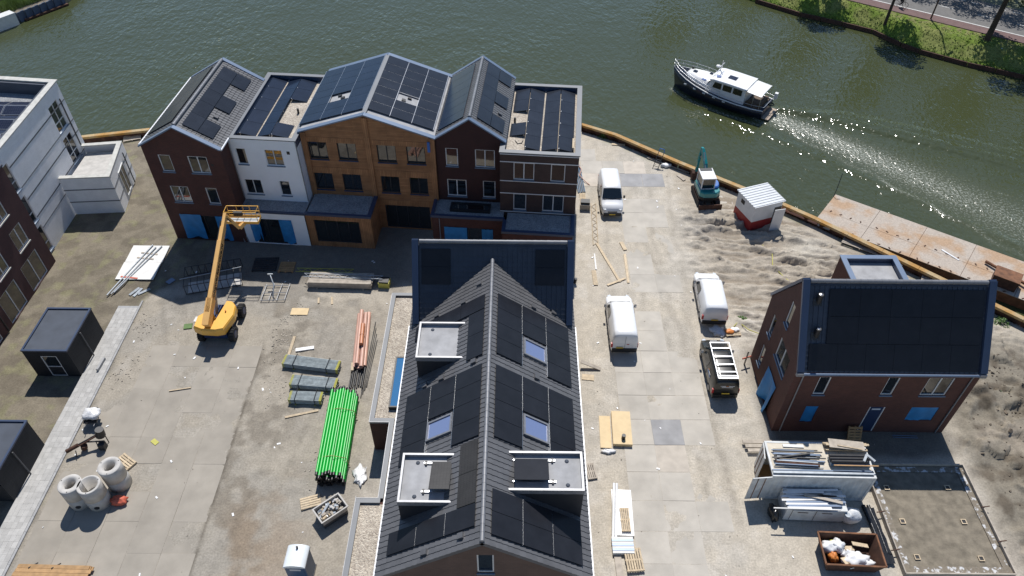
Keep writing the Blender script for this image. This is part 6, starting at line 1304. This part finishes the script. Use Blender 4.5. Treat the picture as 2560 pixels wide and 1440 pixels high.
# foundation under construction
fo = thing('foundation', 'rectangular timber-edged foundation filled with grey sand', 'foundation', (0,0,0))
FP = [(22.3,18.9),(28.5,18.9),(28.5,26.0),(22.3,26.0)]; MB().prism(FP,-.2,.12).build('sand_fill','soil_fill',fo)
for (a,b),k in zip(zip(FP,FP[1:]+FP[:1]),range(4)):
    A_,B2_ = Vector(a),Vector(b); MB().beam((*A_,.16),(*B2_,.16+.002*k),.07,.40).build('formwork_board','timber_grey',fo); C_ = Vector((25.4,22.45)); n_ = (C_-(A_+B2_)/2).normalized()*.30
    MB().beam((*(A_+n_),.165+.002*k),(*(B2_+n_),.165+.002*k),.36,.02).build('insulation_strip','insulation',fo)
for x,y in ((26.97,24.44),(23.36,22.16),(27.01,22.17),(23.38,19.93),(27.03,19.88),(23.2,24.4)):
    MB().box(x-.16,y-.16,.15,x+.16,y-.11,.2).box(x-.16,y+.11,.15,x+.16,y+.16,.2).box(x-.16,y-.11,.15,x-.11,y+.11,.199).box(x+.11,y-.11,.15,x+.16,y+.11,.199).build('recess_frame','timber',fo); MB().box(x-.11,y-.11,.155,x+.11,y+.11,.168).build('recess','black_plastic',fo)
for x,y in ((28.62,23.0),(28.62,20.8),(22.2,22.6),(22.2,20.2)): MB().beam((x-.3,y,.4),(x+.25,y+.1,.36),.05,.05).build('brace','rust_dark',fo)
bb_ = thing('blue_rods', 'two thin blue rods lying in the shade of the detached house', 'rods', (25.8,28.2,.05))
for y in (0,.15): MB().tube([(-.8,y,0),(.8,y-.05,0)],.03,6).build('rod','coping_blue',bb_)
for k,(x,y,r_) in enumerate(((26.3,28.2,.0),)): pass
# ------------------------------------------------------------------ small litter, clods
mb = MB()
def in_building(x, y):
    return (-9.2 < x < 5 and 14 < y < 39) or (17 < x < 28.6 and 28 < y < 43) or (-33.2 < x < -28 and y < 40 and y > 22) or y > float(np.interp(x, QX, QY))-1.2 or (-28.5 < x < 5.5 and y > 46) or x < -34 or (22 < x < 28.7 and 18.5 < y < 26.4)
for k in range(420):
    x, y = random.uniform(-34, 36), random.uniform(14, 62)
    if in_building(x, y): continue
    s = random.uniform(.015,.045); mb.obox((x,y,.02),(s*random.uniform(1,3),s,s*.6),random.uniform(0,3))
for cx, cy, n in ((-16.5,38.0,60),(-16.6,35.2,70),(-16.2,31.5,40),(-27.4,33,40),(-27.2,37.5,40),(-12,25.5,25),(-16.8,36.3,50)):
    for k in range(n): s = random.uniform(.02,.065); mb.obox((cx+random.gauss(0,.5),cy+random.gauss(0,.9),.02),(s*random.uniform(1,4),s,s*.5),random.uniform(0,3),random.uniform(-.3,.3))
tag(mb.build('debris','rubble'),'small scraps of stone, wood and dirt strewn over the site','debris',kind='stuff')
mb = MB(); 
for k in range(150):
    x, y = random.uniform(-28, 17), random.uniform(15, 60)
    if in_building(x, y): continue
    s = random.uniform(.04,.12); mb.obox((x,y,.03),(s*2,s,.015),random.uniform(0,3))
tag(mb.build('paper_scraps','plastic_white'),'tiny white scraps of paper and plastic strewn over the ground','litter',kind='stuff')
mb = MB()
for k in range(500):
    x, y = random.choice((random.uniform(30,38),random.gauss(34.6,.7))), random.uniform(14,35); s = abs(random.gauss(0,.05))+.03; z = float(ground_z(np.array([[x]]),np.array([[y]]))[0,0])
    if y > float(np.interp(x,QX,QY))-1: continue
    if s < .3: mb.obox((x,y,z+s*.2),(s*random.uniform(.8,1.8),s,s*.8),random.uniform(0,3),random.uniform(-.6,.6),random.uniform(-.6,.6))
tag(mb.build('earth_clods','clod'),'clods of dark earth right of the detached house','earth',kind='stuff')
tag(MB().obox((-22.95,27.3,.03),(.5,.3,.04),R(-35)).build('yellow_sheet','strap_yellow'),'small yellow sheet lying on the concrete yard','sheet'); tag(MB().obox((-24.0,37.4,.05),(.6,.5,.06),R(10)).build('green_sheet','weed'),'small green bag lying left of the boom lift','bag'); tag(MB().obox((-23.3,38.1,.04),(.9,.5,.03),R(-5)).build('pale_board','board_white'),'pale board lying left of the boom lift','board')
tag(MB().obox((-28.9,33.6,.17),(.16,1.1,.22),R(-3)).build('kerb_block','kerb'),'loose grey kerb block lying on the pavement','kerb block'); tag(MB().obox((-14.9,35.3,.06),(1.3,.28,.08),R(12)).build('white_gutter','plastic_white'),'white plastic profile lying above the longest tube bundle','profile')
tag(MB().tube([(-22.3,47.05,.0),(-22.5,47.25,2.4)],.07,8).build('downspout','rim'),'grey pipe leaning against the wall below the basket, left one','pipe'); tag(MB().tube([(-21.95,47.0,.0),(-22.2,47.2,2.4)],.07,8).build('downspout','rim'),'grey pipe leaning against the wall below the basket, right one','pipe')
# ------------------------------------------------------------------ weeds, reeds, trees
def plant(label, loc, r, h, n, mat='weed', name='weed', cat='plant', group='weeds growing on the site'):
    rr = random.Random(int(loc[0]*100+loc[1])); mb = MB()
    for k in range(n):
        a = rr.uniform(0,6.28); d = r*1.2*rr.random(); x, y, z = d*math.cos(a), d*math.sin(a), h*(1-(d/r)**1.2)*rr.random()*rr.uniform(.4,1.2); s = rr.uniform(.04,.10)
        v1 = Vector((rr.gauss(0,1),rr.gauss(0,1),rr.gauss(0,.6))).normalized()*s; v2 = Vector((rr.gauss(0,1),rr.gauss(0,1),rr.gauss(0,.6))).normalized()*s*.6; c = Vector((x,y,z)); mb.poly([tuple(c-v1),tuple(c-v2),tuple(c+v1),tuple(c+v2)])
    return tag(link(name, mb.mesh(name, mat), loc=loc), label, cat, group)
for lb_,x,y,r_,h in (('largest green weed tuft beside the detached house gable',30.2,33.4,.65,.8),('small weed tuft below the largest one',30.4,32.0,.4,.35),('weed tuft at the right edge of the dug earth',33.5,31.8,.5,.5),('weed tuft by the house corner near the bag pallet',17.4,38.6,.4,.35),('weed tuft along the quay pipes',28.4,47.9,.5,.4),('weed tuft between the two quay pallets',30.2,46.2,.4,.35),('weed at the quay corner of the end house',8.9,63.4,.6,.6),('weed on the quay beyond the detached house',36.8,38.6,.7,.5)): plant(lb_,(x,y,0),r_,h,int(650*r_))
MB().prism([(-95,82),(-66,84.5),(-58.6,95.2),(-56.5,120),(-95,120)],-3,-.15).build('far_quay_ground','soil_fill',kind='structure')
fq = thing('quay_wall','blue steel sheet piling with white concrete end at the far left bank','quay wall')
for k in range(22):
    a = Vector((-64.5,86.4)).lerp(Vector((-58.6,95.2)),k/22); b = Vector((-64.5,86.4)).lerp(Vector((-58.6,95.2)),(k+.92)/22); o_ = Vector((.12,-.08))*(k%2)
    if k >= 6: MB().beam((*(a+o_),-.75),(*(b+o_),-.75),.14,1.5).build('sheet_pile','sheet_pile',fq)
MB().prism([(-70,79.5),(-69,78.6),(-61.8,89.3),(-62.8,90.0)],-1.6,.30).build('concrete_end','stone_white',fq); MB().beam((-61.5,90.2,-1.05),(-58.2,95.0,-1.05),.3,.2).build('waling','rust_dark',fq)
mb = MB()
for k in range(5200):
    f = random.random(); c = Vector((-63.3,89.8)).lerp(Vector((-58.8,96.5)),f)+Vector((-.8,.55))*random.uniform(.15,6); x, y = c.x, c.y; h = random.uniform(.5,1.5); a = random.uniform(0,6.28); w = .05; l_ = random.uniform(-.35,.35)
    mb.poly([(x-w*math.cos(a),y-w*math.sin(a),-.15),(x+w*math.cos(a),y+w*math.sin(a),-.15),(x+l_,y+random.uniform(-.35,.35),h)])
tag(mb.build('reeds','reed'),'dense green reeds behind the blue sheet piling','reeds',kind='stuff')
def tree(label, base, h, cr, cz, n, lean=(0,0), mat='leaf', tr=.22, group='trees along the far bank'):
    t = thing('tree', label, 'tree', base, 0, group); L = Vector((lean[0],lean[1],0)); rr = random.Random(int(abs(base[0])*37+abs(base[1])*11))
    pts = [Vector((0,0,-.3)), L*.25+Vector((0,0,h*.25)), L*.6+Vector((0,0,h*.5)), L+Vector((0,0,h*.8))]; tk = MB().tube(pts,[tr*1.25,tr,tr*.75,tr*.3],10).build('trunk','bark',t)
    cen = L+Vector((0,0,cz)); cl = []
    for k in range(26):
        v = Vector((rr.gauss(0,1),rr.gauss(0,1),rr.gauss(0,.9))); v = v.normalized()*rr.uniform(.45,1); cl.append((cen+Vector((v.x*cr,v.y*cr,v.z*(h-cz))), rr.uniform(.5,.95)*cr*.42))
    for c, r_ in cl[:7]: MB().tube([pts[2].lerp(pts[3],rr.random()), c],[tr*.35,tr*.1],6).build('limb','bark',t)
    mb = MB()
    for k in range(n):
        c, r_ = rr.choice(cl); v = Vector((rr.gauss(0,1),rr.gauss(0,1),rr.gauss(0,1))).normalized()*r_*rr.random()**.4; p_ = c+v; s = rr.uniform(.10,.22)
        v1 = Vector((rr.gauss(0,1),rr.gauss(0,1),rr.gauss(0,.7))).normalized()*s; v2 = v1.cross(Vector((rr.gauss(0,1),rr.gauss(0,1),rr.gauss(0,1)))).normalized()*s*.7; mb.poly([tuple(p_-v1),tuple(p_-v2),tuple(p_+v1),tuple(p_+v2)])
    mb.build('crown',mat,t); return t
tree('slim tree trunk on the far bank, left one',(45.9,89.3,.1),11,3.2,8.0,5200,(.6,.8),tr=.16)
tree('thick tree trunk on the far bank at the right',(55.8,83.9,.2),13.5,4.6,9.2,7500,(1.6,2.0),tr=.30)
for k,(x,y,h,cr) in enumerate(((39.2,97.5,9,3.0),(58.5,99.5,12,4.4),(64.5,95.8,13,4.6),(71,91.8,12,4.4),(53.3,104.0,12,4.2),(65,79.0,14,4.6),(73,74.0,14,4.6),(77,99,15,5),(46,111,13,4.5),(36,117,13,4.5),(24,112,12,4))): tree('broad leafy tree beyond the far road, %s in that row, outside the frame' % ('first','second','third','fourth','fifth','sixth','seventh','eighth','ninth','tenth','eleventh')[k],(x,y,.3),h,cr,h-cr*.85,4200,mat='leaf' if k % 2 else 'leaf_olive',tr=.26,group='unseen tree row beyond the far road')
lp = thing('lamp_post','slim brown lamp post on the far bank between two trees','lamp post',(51.3,89.3,.3)); MB().tube([(0,0,0),(0.05,0,4.5),(.1,.05,8.6)],[.10,.085,.055],8).build('post','lamp_brown',lp); MB().obox((.45,.1,8.75),(.8,.22,.12),R(10)).build('lamp_head','lamp_brown',lp)
blob('white_bag',(56.9,82.2,.1),.28,'plastic_white','small white bag lying in the tree shade on the far bank','bag',(1.1,.8,.6),71)
# cyclist on the far road edge
cy = thing('bicycle','dark bicycle ridden along the red cycle path, top edge','bicycle',(48.75,92.75,.62),math.atan2(RD.y,RD.x)-R(90)); 
for y in (-.55,.55): 
    r_ = []
    for k in range(25): r_.append((0,y+.34*math.cos(k*math.pi/12),.34+.34*math.sin(k*math.pi/12)))
    MB().tube(r_,.025,6,caps=False).build('wheel','tyre',cy)
MB().tube([(0,-.55,.34),(0,-.05,.32),(0,.42,.80),(0,-.2,.85),(0,-.05,.32)],.022,6).tube([(0,.55,.34),(0,.42,.95)],.022,6).tube([(-.28,.35,1.0),(.28,.35,1.0)],.018,6).build('frame','steel_dark',cy); MB().box(-.08,-.35,.88,.08,-.08,.94).build('saddle','black_plastic',cy)
def person(label, loc, rz):
    me = bpy.data.meshes.new('person'); J = [(0,-.2,.98),(0,-.12,1.25),(0,-.02,1.48),(0,.02,1.58),(0,.05,1.72),(-.10,-.18,.95),(-.12,.22,.72),(-.12,.05,.32),(-.12,.18,.28),(.10,-.18,.95),(.12,.10,.62),(.12,-.10,.25),(.12,.04,.20),(-.19,-.03,1.44),(-.25,.12,1.2),(-.26,.34,1.04),(.19,-.03,1.44),(.25,.12,1.2),(.26,.34,1.04),(0,.06,1.82)]
    E_ = [(0,1),(1,2),(2,3),(3,4),(0,5),(5,6),(6,7),(7,8),(0,9),(9,10),(10,11),(11,12),(2,13),(13,14),(14,15),(2,16),(16,17),(17,18),(4,19)]
    rad = [.14,.13,.15,.055,.10,.10,.07,.045,.035,.10,.07,.045,.035,.07,.045,.035,.07,.045,.035,.07]
    me.from_pydata([Vector(j) for j in J], E_, []); o = bpy.data.objects.new('person', me); COL.objects.link(o); me.materials.append(MAT['cyclist_cloth'])
    sk = o.modifiers.new('skin','SKIN'); 
    for k, v in enumerate(me.skin_vertices[0].data): v.radius = (rad[k], rad[k]*.85); v.use_root = (k == 0)
    o.modifiers.new('sub','SUBSURF').levels = 1; o.modifiers['sub'].render_levels = 2
    o.location = loc; o.rotation_euler = (0,0,rz); tag(o, label, 'person')
    blob('hair',(0,.03,1.66),.11,'hair',None,None,(1,1.1,1.0),90,.04,parent=o); MB().tube([(-.10,-.2,.99),(-.125,.22,.73),(-.125,.06,.36)],[.125,.095,.065],10).tube([(.10,-.2,.99),(.125,.10,.63),(.125,-.09,.28)],[.125,.095,.065],10).build('trousers','trouser',o); return o
person('person in blue top riding the bicycle on the far cycle path', (48.75,92.75,.62), math.atan2(RD.y,RD.x)-R(90))
